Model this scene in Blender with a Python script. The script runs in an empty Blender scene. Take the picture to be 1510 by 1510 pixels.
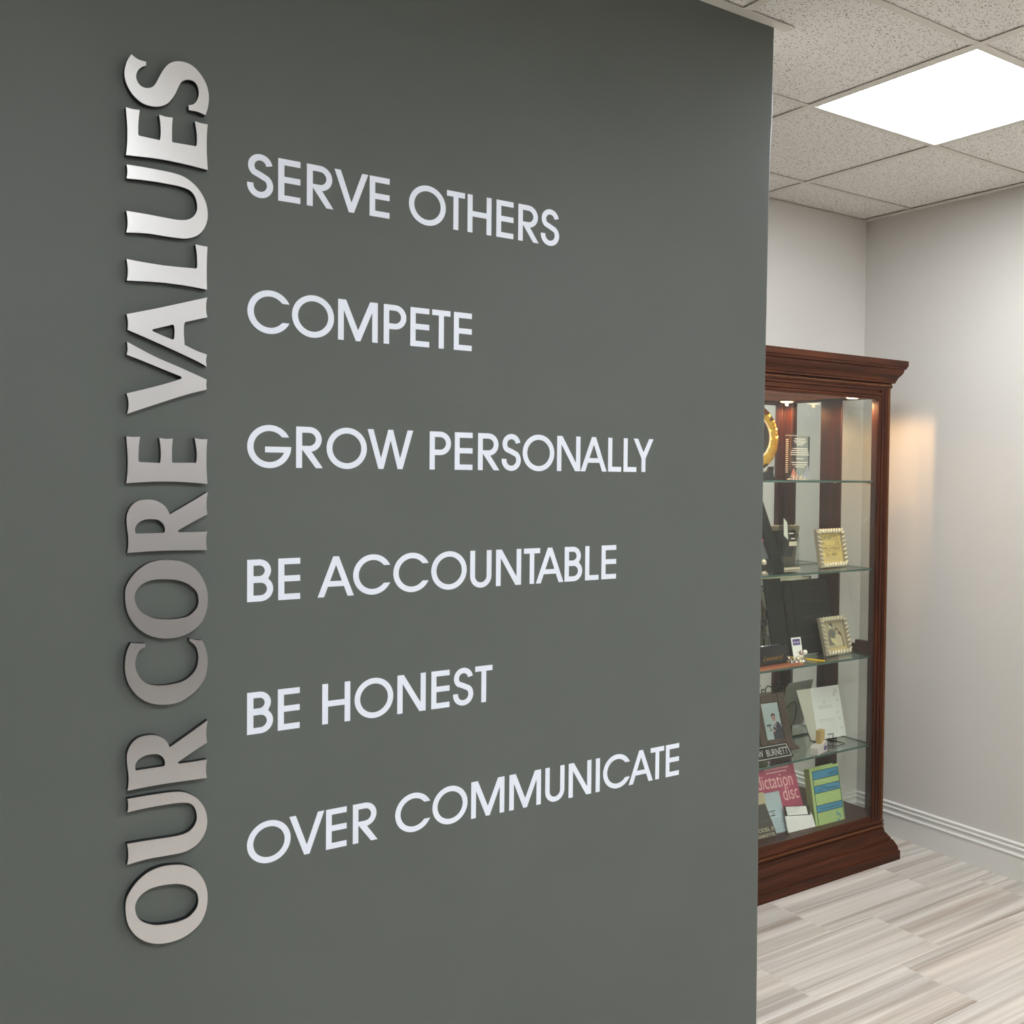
import bpy, math, random
from math import sin, cos, pi, radians, sqrt, atan2
from mathutils import Matrix, Vector
from mathutils.geometry import tessellate_polygon

random.seed(7)
S = bpy.context.scene
COL = S.collection

# ------------------------------------------------------------------ camera
EYE = 1.588
YAW, PITCH, ROLL = 0.6692, -0.027546, 0.013065
F_PX, CX, CY = 1563.5, 998.1, 737.2          # left square crop of a 4:3 frame
fw = Vector((sin(YAW)*cos(PITCH), cos(YAW)*cos(PITCH), sin(PITCH)))
rt = Vector((cos(YAW), -sin(YAW), 0))
up = rt.cross(fw)
r2 = rt*cos(ROLL) + up*sin(ROLL)
u2 = -rt*sin(ROLL) + up*cos(ROLL)
cam_data = bpy.data.cameras.new('camera')
cam_data.sensor_fit = 'HORIZONTAL'
cam_data.sensor_width = 36.0
cam_data.lens = F_PX/1510.0*36.0
cam_data.shift_x = (755.0-CX)/1510.0
cam_data.shift_y = (CY-755.0)/1510.0
cam_data.clip_start = 0.02
cam = bpy.data.objects.new('camera', cam_data)
m = Matrix(((r2.x, u2.x, -fw.x, 0), (r2.y, u2.y, -fw.y, 0), (r2.z, u2.z, -fw.z, EYE), (0, 0, 0, 1)))
cam.matrix_world = m
COL.objects.link(cam)
S.camera = cam

# ------------------------------------------------------------------ world, exposure
w = bpy.data.worlds.new('world'); S.world = w; w.use_nodes = True
w.node_tree.nodes['Background'].inputs[0].default_value = (0.9, 0.95, 1.0, 1)
w.node_tree.nodes['Background'].inputs[1].default_value = 0.02
S.view_settings.view_transform = 'Standard'
S.view_settings.look = 'None'
S.view_settings.gamma = 1.0
S.view_settings.use_curve_mapping = False
S.view_settings.exposure = 0.17
PANEL_POWER = 45.0           # emission of the lay-in ceiling panels over the front room
PANEL_POWER_PASSAGE = 27.0   # the weaker panel in the passage, in view
PUCK_POWER = 30.0            # emission of the puck lamps' lenses
PUCK_WATTS = 5.2             # their warm bulbs

# ------------------------------------------------------------------ helpers
def srgb(r, g, b):
    f = lambda c: (c/255.0/12.92 if c/255.0 <= 0.04045 else ((c/255.0+0.055)/1.055)**2.4)
    return (f(r), f(g), f(b), 1.0)

def mat(name, rgb=(200, 200, 200), rough=0.5, metal=0.0, spec=0.5, coat=0.0, emit=None, strength=0.0):
    m = bpy.data.materials.new(name); m.use_nodes = True
    b = m.node_tree.nodes['Principled BSDF']
    b.inputs['Base Color'].default_value = srgb(*rgb)
    b.inputs['Roughness'].default_value = rough
    b.inputs['Metallic'].default_value = metal
    b.inputs['Specular IOR Level'].default_value = spec
    b.inputs['Coat Weight'].default_value = coat
    b.inputs['Coat Roughness'].default_value = 0.15
    if emit:
        b.inputs['Emission Color'].default_value = srgb(*emit)
        b.inputs['Emission Strength'].default_value = strength
    return m

def nodes(m):
    return m.node_tree.nodes, m.node_tree.links, m.node_tree.nodes['Principled BSDF']

def grain(m, dark, light, scale, detail=6, dist=0.5, lo=0.3, hi=0.7, bump=0.0, rough=None, random_off=False, coord='Position'):
    """colour ramp driven by stretched noise in world or object space"""
    N, L, b = nodes(m)
    if coord == 'Position':
        src = N.new('ShaderNodeNewGeometry').outputs['Position']
    else:
        src = N.new('ShaderNodeTexCoord').outputs['Object']
    if random_off:
        oi = N.new('ShaderNodeObjectInfo')
        mu = N.new('ShaderNodeVectorMath'); mu.operation = 'MULTIPLY_ADD'
        cr = N.new('ShaderNodeCombineXYZ')
        for i in range(3): L.new(oi.outputs['Random'], cr.inputs[i])
        mu.inputs[1].default_value = (37.0, 53.0, 11.0)
        L.new(cr.outputs[0], mu.inputs[0]); L.new(src, mu.inputs[2]); src = mu.outputs[0]
    mp = N.new('ShaderNodeMapping'); mp.inputs['Scale'].default_value = scale
    L.new(src, mp.inputs[0])
    nz = N.new('ShaderNodeTexNoise'); nz.inputs['Scale'].default_value = 1.0
    nz.inputs['Detail'].default_value = detail; nz.inputs['Distortion'].default_value = dist
    L.new(mp.outputs[0], nz.inputs['Vector'])
    cr = N.new('ShaderNodeValToRGB')
    cr.color_ramp.elements[0].position = lo; cr.color_ramp.elements[0].color = srgb(*dark)
    cr.color_ramp.elements[1].position = hi; cr.color_ramp.elements[1].color = srgb(*light)
    L.new(nz.outputs[0], cr.inputs[0]); L.new(cr.outputs[0], b.inputs['Base Color'])
    if bump:
        bp = N.new('ShaderNodeBump'); bp.inputs['Strength'].default_value = bump
        bp.inputs['Distance'].default_value = 0.002
        L.new(nz.outputs[0], bp.inputs['Height']); L.new(bp.outputs[0], b.inputs['Normal'])
    return nz, cr

def glass_sheet(name, tint=(240, 248, 244), fac_scale=1.0):
    """thin sheet glass: transparent with a Fresnel reflection"""
    m = bpy.data.materials.new(name); m.use_nodes = True
    N, L = m.node_tree.nodes, m.node_tree.links
    N.remove(N['Principled BSDF'])
    out = N['Material Output']
    t = N.new('ShaderNodeBsdfTransparent'); t.inputs[0].default_value = srgb(*tint)
    g = N.new('ShaderNodeBsdfGlossy'); g.inputs['Roughness'].default_value = 0.0
    f = N.new('ShaderNodeFresnel')               # same 1.5 index from either side of the sheet
    ge = N.new('ShaderNodeNewGeometry'); mr = N.new('ShaderNodeMapRange')
    mr.inputs['To Min'].default_value = 1.5; mr.inputs['To Max'].default_value = 1/1.5
    L.new(ge.outputs['Backfacing'], mr.inputs[0]); L.new(mr.outputs[0], f.inputs[0])
    mx = N.new('ShaderNodeMixShader')
    L.new(f.outputs[0], mx.inputs[0]); L.new(t.outputs[0], mx.inputs[1]); L.new(g.outputs[0], mx.inputs[2])
    L.new(mx.outputs[0], out.inputs[0])
    return m

class MB:
    """collects geometry, then links it as ONE mesh object"""
    def __init__(s): s.v = []; s.f = []; s.m = []; s.sm = []; s.mats = []
    def mi(s, mt):
        if mt not in s.mats: s.mats.append(mt)
        return s.mats.index(mt)
    def add(s, vs, fs, mt, smooth=False, T=None):
        o = len(s.v); k = s.mi(mt)
        for p in vs:
            p = Vector(p)
            if T: p = T @ p
            s.v.append(p)
        for f in fs:
            s.f.append([i+o for i in f]); s.m.append(k); s.sm.append(smooth)
        return s
    def box(s, a, b, mt, T=None, bevel=0.0):
        x0, y0, z0 = a; x1, y1, z1 = b
        if bevel:
            e = min(bevel, (x1-x0)/2.01, (y1-y0)/2.01, (z1-z0)/2.01)
            vs = []; fs = []
            # three slabs of a chamfered box
            for sx in (0, 1):
                for sy in (0, 1):
                    for sz in (0, 1):
                        X = (x0, x1)[sx]; Y = (y0, y1)[sy]; Z = (z0, z1)[sz]
                        dx = e if sx == 0 else -e; dy = e if sy == 0 else -e; dz = e if sz == 0 else -e
                        vs += [(X, Y+dy, Z+dz), (X+dx, Y, Z+dz), (X+dx, Y+dy, Z)]
            I = lambda sx, sy, sz, k: (sx*4+sy*2+sz)*3+k
            for sx in (0, 1): fs.append([I(sx, 0, 0, 0), I(sx, 1, 0, 0), I(sx, 1, 1, 0), I(sx, 0, 1, 0)][::(-1 if sx == 0 else 1)])
            for sy in (0, 1): fs.append([I(0, sy, 0, 1), I(1, sy, 0, 1), I(1, sy, 1, 1), I(0, sy, 1, 1)][::(1 if sy == 0 else -1)])
            for sz in (0, 1): fs.append([I(0, 0, sz, 2), I(1, 0, sz, 2), I(1, 1, sz, 2), I(0, 1, sz, 2)][::(-1 if sz == 0 else 1)])
            for sy in (0, 1):
                for sz in (0, 1):
                    q = [I(0, sy, sz, 1), I(1, sy, sz, 1), I(1, sy, sz, 2), I(0, sy, sz, 2)]
                    fs.append(q if sy != sz else q[::-1])
            for sx in (0, 1):
                for sz in (0, 1):
                    q = [I(sx, 0, sz, 0), I(sx, 1, sz, 0), I(sx, 1, sz, 2), I(sx, 0, sz, 2)]
                    fs.append(q if sx == sz else q[::-1])
            for sx in (0, 1):
                for sy in (0, 1):
                    q = [I(sx, sy, 0, 0), I(sx, sy, 1, 0), I(sx, sy, 1, 1), I(sx, sy, 0, 1)]
                    fs.append(q if sx != sy else q[::-1])
            for sx in (0, 1):
                for sy in (0, 1):
                    for sz in (0, 1):
                        q = [I(sx, sy, sz, 0), I(sx, sy, sz, 1), I(sx, sy, sz, 2)]
                        fs.append(q if (sx+sy+sz) % 2 == 1 else q[::-1])
            return s.add(vs, fs, mt, False, T)
        vs = [(x0, y0, z0), (x1, y0, z0), (x1, y1, z0), (x0, y1, z0), (x0, y0, z1), (x1, y0, z1), (x1, y1, z1), (x0, y1, z1)]
        fs = [(0, 3, 2, 1), (4, 5, 6, 7), (0, 1, 5, 4), (1, 2, 6, 5), (2, 3, 7, 6), (3, 0, 4, 7)]
        return s.add(vs, fs, mt, False, T)
    def poly(s, outer, holes, y0, y1, mt, side=None, T=None, chamfer=0.0):
        """polygon in x,z extruded from y0 (front) to y1 (back)"""
        loops = [list(outer)] + [list(h) for h in holes]
        def area(L): return sum(L[i][0]*L[(i+1) % len(L)][1]-L[(i+1) % len(L)][0]*L[i][1] for i in range(len(L)))
        if area(loops[0]) < 0: loops[0].reverse()
        for i in range(1, len(loops)):
            if area(loops[i]) > 0: loops[i].reverse()
        tri = tessellate_polygon([[Vector((p[0], p[1], 0)) for p in L] for L in loops])
        flat = [p for L in loops for p in L]
        fr = []
        for t in tri:
            a, b, c = (flat[i] for i in t)
            if (b[0]-a[0])*(c[1]-a[1])-(b[1]-a[1])*(c[0]-a[0]) < 0: t = (t[0], t[2], t[1])
            fr.append(tuple(t))
        s.add([(p[0], y0, p[1]) for p in flat], fr, mt, False, T)
        if y1 is not None:
            sd = side or mt
            for L in loops:
                n = len(L)
                vs = [(p[0], y0, p[1]) for p in L] + [(p[0], y1, p[1]) for p in L]
                s.add(vs, [(i, i+n, (i+1) % n+n, (i+1) % n) for i in range(n)], sd, False, T)
        return s
    def tube(s, pts, r, mt, n=6, T=None, closed=False):
        P = [Vector(p) for p in pts]; vs = []; fs = []
        ref = None
        for i, p in enumerate(P):
            if closed: d = P[(i+1) % len(P)]-P[i-1]
            else: d = P[min(i+1, len(P)-1)]-P[max(i-1, 0)]
            d.normalize()
            if ref is None: ref = d.orthogonal().normalized()
            ref = (ref-d*ref.dot(d)).normalized()
            bn = d.cross(ref)
            for k in range(n):
                a = 2*pi*k/n
                vs.append(p+ref*(r*cos(a))+bn*(r*sin(a)))
        m_ = len(P)
        for i in range(m_ if closed else m_-1):
            j = (i+1) % m_
            for k in range(n): fs.append((i*n+k, i*n+(k+1) % n, j*n+(k+1) % n, j*n+k))
        if not closed:
            fs.append(list(range(n))[::-1]); fs.append([(m_-1)*n+k for k in range(n)])
        return s.add(vs, fs, mt, True, T)
    def lathe(s, prof, mt, n=24, T=None, smooth=True):
        vs = []; fs = []
        for r, z in prof:
            for k in range(n): vs.append((r*cos(2*pi*k/n), r*sin(2*pi*k/n), z))
        for i in range(len(prof)-1):
            for k in range(n): fs.append((i*n+k, i*n+(k+1) % n, (i+1)*n+(k+1) % n, (i+1)*n+k))
        fs.append([k for k in range(n)][::-1]); fs.append([(len(prof)-1)*n+k for k in range(n)])
        return s.add(vs, fs, mt, smooth, T)
    def ball(s, c, r, mt, T=None, n=8, k=5, sc=(1, 1, 1), R=None):
        vs = [(0, 0, 1)]; fs = []
        for i in range(1, k):
            for j in range(n): vs.append((sin(pi*i/k)*cos(2*pi*j/n), sin(pi*i/k)*sin(2*pi*j/n), cos(pi*i/k)))
        vs.append((0, 0, -1)); last = len(vs)-1
        for j in range(n):
            fs.append((0, 1+j, 1+(j+1) % n)); fs.append((last, last-n+(j+1) % n, last-n+j))
        for i in range(k-2):
            for j in range(n): a = 1+i*n; fs.append((a+j, a+n+j, a+n+(j+1) % n, a+(j+1) % n))
        Q = R or Matrix.Identity(3)
        return s.add([Vector(c)+Q@Vector((p[0]*r*sc[0], p[1]*r*sc[1], p[2]*r*sc[2])) for p in vs], fs, mt, True, T)
    def sweep_rect(s, prof, x0, x1, y0, y1, mt, cap_bottom=True, cap_top=True):
        """profile (offset, z) swept round the front and the sides of a rectangle, mitred, flat at the back"""
        vs = []; fs = []
        for o, z in prof: vs += [(x0-o, y1, z), (x0-o, y0-o, z), (x1+o, y0-o, z), (x1+o, y1, z)]
        for i in range(len(prof)-1):
            for k in range(4): fs.append((i*4+k, i*4+(k+1) % 4, i*4+4+(k+1) % 4, i*4+4+k))
        if cap_bottom: fs.append((3, 2, 1, 0))
        n = (len(prof)-1)*4
        if cap_top: fs.append((n, n+1, n+2, n+3))
        return s.add(vs, fs, mt)
    def sweep_line(s, prof, a, b, out, mt, zero=None):
        """profile (depth, z) along the line a-b on the floor plan; out = direction away from the wall"""
        vs = []; fs = []
        for d, z in prof:
            for p in (a, b): vs.append((p[0]+out[0]*d, p[1]+out[1]*d, z))
        for i in range(len(prof)-1): fs.append((2*i, 2*i+1, 2*i+3, 2*i+2))
        return s.add(vs, fs, mt)
    def build(s, name, parent=None, origin=None):
        me = bpy.data.meshes.new(name)
        off = Vector(origin) if origin is not None else Vector((0, 0, 0))
        me.from_pydata([tuple(v-off) for v in s.v], [], s.f)
        for mt in s.mats: me.materials.append(mt)
        for i, p in enumerate(me.polygons):
            p.material_index = s.m[i]; p.use_smooth = s.sm[i]
        me.update()
        o = bpy.data.objects.new(name, me); COL.objects.link(o)
        o.location = off
        if parent: o.parent = parent
        return o

def tag(o, label, cat, group=None):
    o['label'] = label; o['category'] = cat
    if group: o['group'] = group
    return o
def struct(o, label=None, cat=None):
    o['kind'] = 'structure'
    if label: o['label'] = label
    if cat: o['category'] = cat
    return o
def thing(name, label, cat, loc=(0, 0, 0), rot=(0, 0, 0), group=None):
    o = bpy.data.objects.new(name, None); COL.objects.link(o)
    o.empty_display_size = 0.02
    o.location = loc; o.rotation_euler = rot
    return tag(o, label, cat, group)
def leaning(name, label, cat, x, y, z, yaw, tilt, group=None):
    """frame whose local x runs along the face, z up the face, y into the back"""
    return thing(name, label, cat, (x, y, z), (radians(-tilt), 0, radians(yaw)), group)
def dup_mesh(o, name, parent, loc):
    c = o.copy(); COL.objects.link(c); c.parent = parent; c.location = loc
    return c
def smooth_loop(L, seg=4):
    """control points (x, z, corner?) -> polygon, Catmull-Rom between corners"""
    n = len(L); out = []
    for i in range(n):
        p1, p2 = L[i], L[(i+1) % n]
        p0 = L[i-1] if not p1[2] else p1
        p3 = L[(i+2) % n] if not p2[2] else p2
        out.append((p1[0], p1[1]))
        if p1[2] and p2[2]: continue
        for k in range(1, seg):
            t = k/seg
            c = [0.5*((2*p1[j])+(-p0[j]+p2[j])*t+(2*p0[j]-5*p1[j]+4*p2[j]-p3[j])*t*t+(-p0[j]+3*p1[j]-3*p2[j]+p3[j])*t**3) for j in (0, 1)]
            out.append(tuple(c))
    return out
_font_cache = {}
def text(parent, s, x, y, z, size, mt, width=None, align='LEFT', thick=0.0002, name='lettering', shear=0.0, rotz=0.0):
    """flat printed words on a face (local x,z plane, facing -y)"""
    key = (s, shear)
    if key not in _font_cache:
        c = bpy.data.curves.new('t', 'FONT'); c.body = s; c.size = 1.0; c.shear = shear; c.resolution_u = 3
        o = bpy.data.objects.new('t', c); COL.objects.link(o)
        bpy.context.view_layer.update()
        me = bpy.data.meshes.new_from_object(o.evaluated_get(bpy.context.evaluated_depsgraph_get()))
        bpy.data.objects.remove(o); _font_cache[key] = ([v.co.copy() for v in me.vertices], [list(p.vertices) for p in me.polygons])
    vs, fs = _font_cache[key]
    x0 = min(v.x for v in vs); x1 = max(v.x for v in vs)
    sx = size if width is None else width/(x1-x0)
    wd = (x1-x0)*sx
    ox = {'LEFT': 0, 'CENTER': -wd/2, 'RIGHT': -wd}[align]
    mb = MB()
    pts = []
    for v in vs:
        a, b_ = (v.x-x0)*sx+ox, v.y*size
        pts.append((x+a*cos(rotz)-b_*sin(rotz), y, z+a*sin(rotz)+b_*cos(rotz)))
    mb.add(pts, fs, mt)
    return mb.build(name, parent)

# ------------------------------------------------------------------ materials
M_white = mat('white_wall_paint', (214, 210, 202), 0.6, spec=0.3)
nz, _ = grain(M_white, (212, 208, 201), (214, 210, 203), (2, 2, 2), bump=0.0)
def orange_peel(m, scale=260, strength=0.12, dist=0.0006):
    N, L, b = nodes(m)
    nz = N.new('ShaderNodeTexNoise'); nz.inputs['Scale'].default_value = scale; nz.inputs['Detail'].default_value = 2
    g = N.new('ShaderNodeNewGeometry'); L.new(g.outputs['Position'], nz.inputs['Vector'])
    bp = N.new('ShaderNodeBump'); bp.inputs['Strength'].default_value = strength; bp.inputs['Distance'].default_value = dist
    L.new(nz.outputs[0], bp.inputs['Height']); L.new(bp.outputs[0], b.inputs['Normal'])
orange_peel(M_white)
M_dark = mat('charcoal_wall_paint', (104, 109, 104), 0.5, spec=0.4)
grain(M_dark, (91, 96, 91), (94, 99, 94), (3, 3, 3))
orange_peel(M_dark, 300, 0.25, 0.0008)
M_taupe = mat('taupe_wall_paint', (150, 141, 134), 0.6, spec=0.3)
M_bead = mat('corner_bead_paint', (205, 205, 200), 0.6)
M_trim = mat('white_trim_paint', (226, 224, 218), 0.35)
M_slab = mat('plenum_slab', (60, 58, 55), 0.9)
M_grid = mat('ceiling_grid_paint', (226, 221, 211), 0.45)
M_tile = mat('ceiling_tile_mineral', (205, 197, 184), 0.95, spec=0.1)
def fissured(m):
    N, L, b = nodes(m)
    g = N.new('ShaderNodeNewGeometry')
    mp = N.new('ShaderNodeMapping'); mp.inputs['Scale'].default_value = (1, 1.7, 1); mp.inputs['Rotation'].default_value = (0, 0, 0.5)
    L.new(g.outputs['Position'], mp.inputs[0])
    wn = N.new('ShaderNodeTexNoise'); wn.inputs['Scale'].default_value = 60; L.new(mp.outputs[0], wn.inputs[0])
    ad = N.new('ShaderNodeVectorMath'); ad.operation = 'MULTIPLY_ADD'; ad.inputs[1].default_value = (0.02, 0.02, 0.02)
    L.new(wn.outputs['Color'], ad.inputs[0]); L.new(mp.outputs[0], ad.inputs[2])
    vo = N.new('ShaderNodeTexVoronoi'); vo.inputs['Scale'].default_value = 105; L.new(ad.outputs[0], vo.inputs['Vector'])
    n2 = N.new('ShaderNodeTexNoise'); n2.inputs['Scale'].default_value = 90; L.new(g.outputs['Position'], n2.inputs['Vector'])
    mm = N.new('ShaderNodeMath'); mm.operation = 'MULTIPLY'; mm.inputs[1].default_value = 0.50; L.new(n2.outputs[0], mm.inputs[0])
    lt = N.new('ShaderNodeMath'); lt.operation = 'SUBTRACT'; L.new(vo.outputs['Distance'], lt.inputs[0]); L.new(mm.outputs[0], lt.inputs[1])
    cr = N.new('ShaderNodeValToRGB')
    cr.color_ramp.elements[0].position = 0.0; cr.color_ramp.elements[0].color = srgb(160, 152, 140)
    cr.color_ramp.elements[1].position = 0.05; cr.color_ramp.elements[1].color = srgb(243, 239, 233)
    L.new(lt.outputs[0], cr.inputs[0]); L.new(cr.outputs[0], b.inputs['Base Color'])
    bp = N.new('ShaderNodeBump'); bp.inputs['Strength'].default_value = 0.5; bp.inputs['Distance'].default_value = 0.002
    cl = N.new('ShaderNodeMath'); cl.operation = 'MINIMUM'; cl.inputs[1].default_value = 0.08; L.new(lt.outputs[0], cl.inputs[0])
    L.new(cl.outputs[0], bp.inputs['Height']); L.new(bp.outputs[0], b.inputs['Normal'])
fissured(M_tile)
M_panel = mat('lit_diffuser', (255, 255, 255), 0.5, emit=(245, 250, 255), strength=PANEL_POWER)
M_panel2 = mat('lit_diffuser_passage', (255, 255, 255), 0.5, emit=(245, 250, 255), strength=PANEL_POWER_PASSAGE)
M_grout = mat('grout', (222, 215, 205), 0.9)

def veined(m):
    """grey-beige porcelain with long wavering veins that run along X"""
    N, L, b = nodes(m)
    tc = N.new('ShaderNodeTexCoord'); oi = N.new('ShaderNodeObjectInfo')
    cx = N.new('ShaderNodeCombineXYZ')
    for i in range(3): L.new(oi.outputs['Random'], cx.inputs[i])
    off = N.new('ShaderNodeVectorMath'); off.operation = 'MULTIPLY_ADD'; off.inputs[1].default_value = (31, 47, 13)
    L.new(cx.outputs[0], off.inputs[0]); L.new(tc.outputs['Object'], off.inputs[2])
    def noise(scale, detail, dist, rot=0.0):
        mp = N.new('ShaderNodeMapping'); mp.inputs['Scale'].default_value = scale; mp.inputs['Rotation'].default_value = (0, 0, rot)
        L.new(off.outputs[0], mp.inputs[0])
        n = N.new('ShaderNodeTexNoise'); n.inputs['Scale'].default_value = 1; n.inputs['Detail'].default_value = detail
        n.inputs['Distortion'].default_value = dist; L.new(mp.outputs[0], n.inputs['Vector']); return n
    a = noise((.55, 22, 1), 5, 0.55, 0.03)
    c = noise((.8, 80, 1), 4, 0.6, 0.03)
    d = noise((0.7, 6, 1), 2, 0.4)
    r1 = N.new('ShaderNodeValToRGB'); e = r1.color_ramp.elements
    e[0].position = 0.30; e[0].color = srgb(164, 151, 139)
    e[1].position = 0.66; e[1].color = srgb(222, 216, 208)
    k = e.new(0.44); k.color = srgb(193, 186, 177)
    L.new(a.outputs[0], r1.inputs[0])
    r2_ = N.new('ShaderNodeValToRGB'); e = r2_.color_ramp.elements
    e[0].position = 0.34; e[0].color = (0.62, 0.60, 0.58, 1); e[1].position = 0.50; e[1].color = (1, 1, 1, 1)
    L.new(c.outputs[0], r2_.inputs[0])
    r3 = N.new('ShaderNodeValToRGB'); e = r3.color_ramp.elements
    e[0].position = 0.35; e[0].color = (0.90, 0.90, 0.91, 1); e[1].position = 0.65; e[1].color = (1.0, 0.97, 0.94, 1)
    L.new(d.outputs[0], r3.inputs[0])
    m1 = N.new('ShaderNodeMixRGB'); m1.blend_type = 'MULTIPLY'; m1.inputs[0].default_value = 0.42
    L.new(r1.outputs[0], m1.inputs[1]); L.new(r2_.outputs[0], m1.inputs[2])
    m2 = N.new('ShaderNodeMixRGB'); m2.blend_type = 'MULTIPLY'; m2.inputs[0].default_value = 1.0
    L.new(m1.outputs[0], m2.inputs[1]); L.new(r3.outputs[0], m2.inputs[2])
    L.new(m2.outputs[0], b.inputs['Base Color'])
M_floor = mat('veined_porcelain', (205, 198, 188), 0.38, spec=0.45)
veined(M_floor)

M_wood_h = mat('cherry_wood_horizontal_grain', (70, 32, 18), 0.42, coat=0.0, spec=.28)
grain(M_wood_h, (44, 19, 8), (80, 38, 15), (3, 60, 60), 5, 0.6)
M_wood_v = mat('cherry_wood_vertical_grain', (70, 32, 18), 0.42, coat=0.0, spec=.28)
grain(M_wood_v, (40, 16, 7), (74, 32, 12), (60, 60, 3), 5, 0.6)
M_wood_dk = mat('carved_bead_wood', (112, 66, 28), 0.35)  # bead highlights are put into this lighter wood colour
M_wood_lamplit = mat('lamplit_cherry_wood', (150, 88, 50), 0.9, spec=.05)  # orange lamp glow put into the board's colour; the puck lamps miss it
M_cabfloor = mat('cabinet_floor_wood', (74, 62, 54), 0.4)
grain(M_cabfloor, (64, 53, 46), (82, 69, 60), (3, 50, 50))
M_mirror = mat('mirror', (236, 238, 234), 0.0, 1.0)
M_glass = glass_sheet('sheet_glass', (251, 253, 251))
M_shelf = glass_sheet('shelf_glass', (243, 249, 245))
M_gedge = mat('glass_edge_green', (62, 88, 78), 0.2, spec=0.5)
M_brass = mat('brass', (200, 150, 70), 0.3, 1.0)
M_puck = mat('puck_lamp_lens', (255, 240, 215), 0.4, emit=(255, 205, 150), strength=PUCK_POWER)
M_alu = mat('brushed_aluminium', (214, 213, 212), 0.36, 1.0)
def brushed(m):
    N, L, b = nodes(m)
    g = N.new('ShaderNodeNewGeometry'); mp = N.new('ShaderNodeMapping'); mp.inputs['Scale'].default_value = (900, 900, 25)
    L.new(g.outputs['Position'], mp.inputs[0])
    n = N.new('ShaderNodeTexNoise'); n.inputs['Scale'].default_value = 1; n.inputs['Detail'].default_value = 3; L.new(mp.outputs[0], n.inputs['Vector'])
    mr = N.new('ShaderNodeMapRange'); mr.inputs[3].default_value = 0.27; mr.inputs[4].default_value = 0.31
    L.new(n.outputs[0], mr.inputs[0]); L.new(mr.outputs[0], b.inputs['Roughness'])
brushed(M_alu)
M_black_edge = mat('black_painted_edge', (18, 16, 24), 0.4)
M_vinyl = mat('silver_vinyl', (238, 244, 255), 0.42, 0.1)
def vinyl_flake(m):
    N, L, b = nodes(m)
    g = N.new('ShaderNodeNewGeometry')
    n = N.new('ShaderNodeTexNoise'); n.inputs['Scale'].default_value = 420; n.inputs['Detail'].default_value = 2; L.new(g.outputs['Position'], n.inputs['Vector'])
    bp = N.new('ShaderNodeBump'); bp.inputs['Strength'].default_value = 0.35; bp.inputs['Distance'].default_value = 0.0008
    L.new(n.outputs[0], bp.inputs['Height']); L.new(bp.outputs[0], b.inputs['Normal'])
vinyl_flake(M_vinyl)
M_black = mat('black_leatherette', (25, 27, 23), 0.6, spec=.25)
M_blackgloss = mat('black_gloss', (24, 24, 24), 0.25)
M_iron = mat('black_iron', (28, 27, 24), 0.45, 0.3)
M_paper = mat('white_paper', (240, 237, 228), 0.8)
M_paper_shade = mat('cream_paper', (214, 205, 186), 0.8)
M_ink = mat('dark_ink', (40, 36, 34), 0.7)
M_inkgrey = mat('grey_ink', (150, 145, 138), 0.7)
M_gold = mat('polished_gold', (235, 185, 70), 0.22, 1.0)
M_champ = mat('champagne_bead', (226, 214, 186), 0.3, 0.35)
M_champ_dk = mat('champagne_frame_side', (176, 164, 142), 0.45, 0.2)

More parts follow.
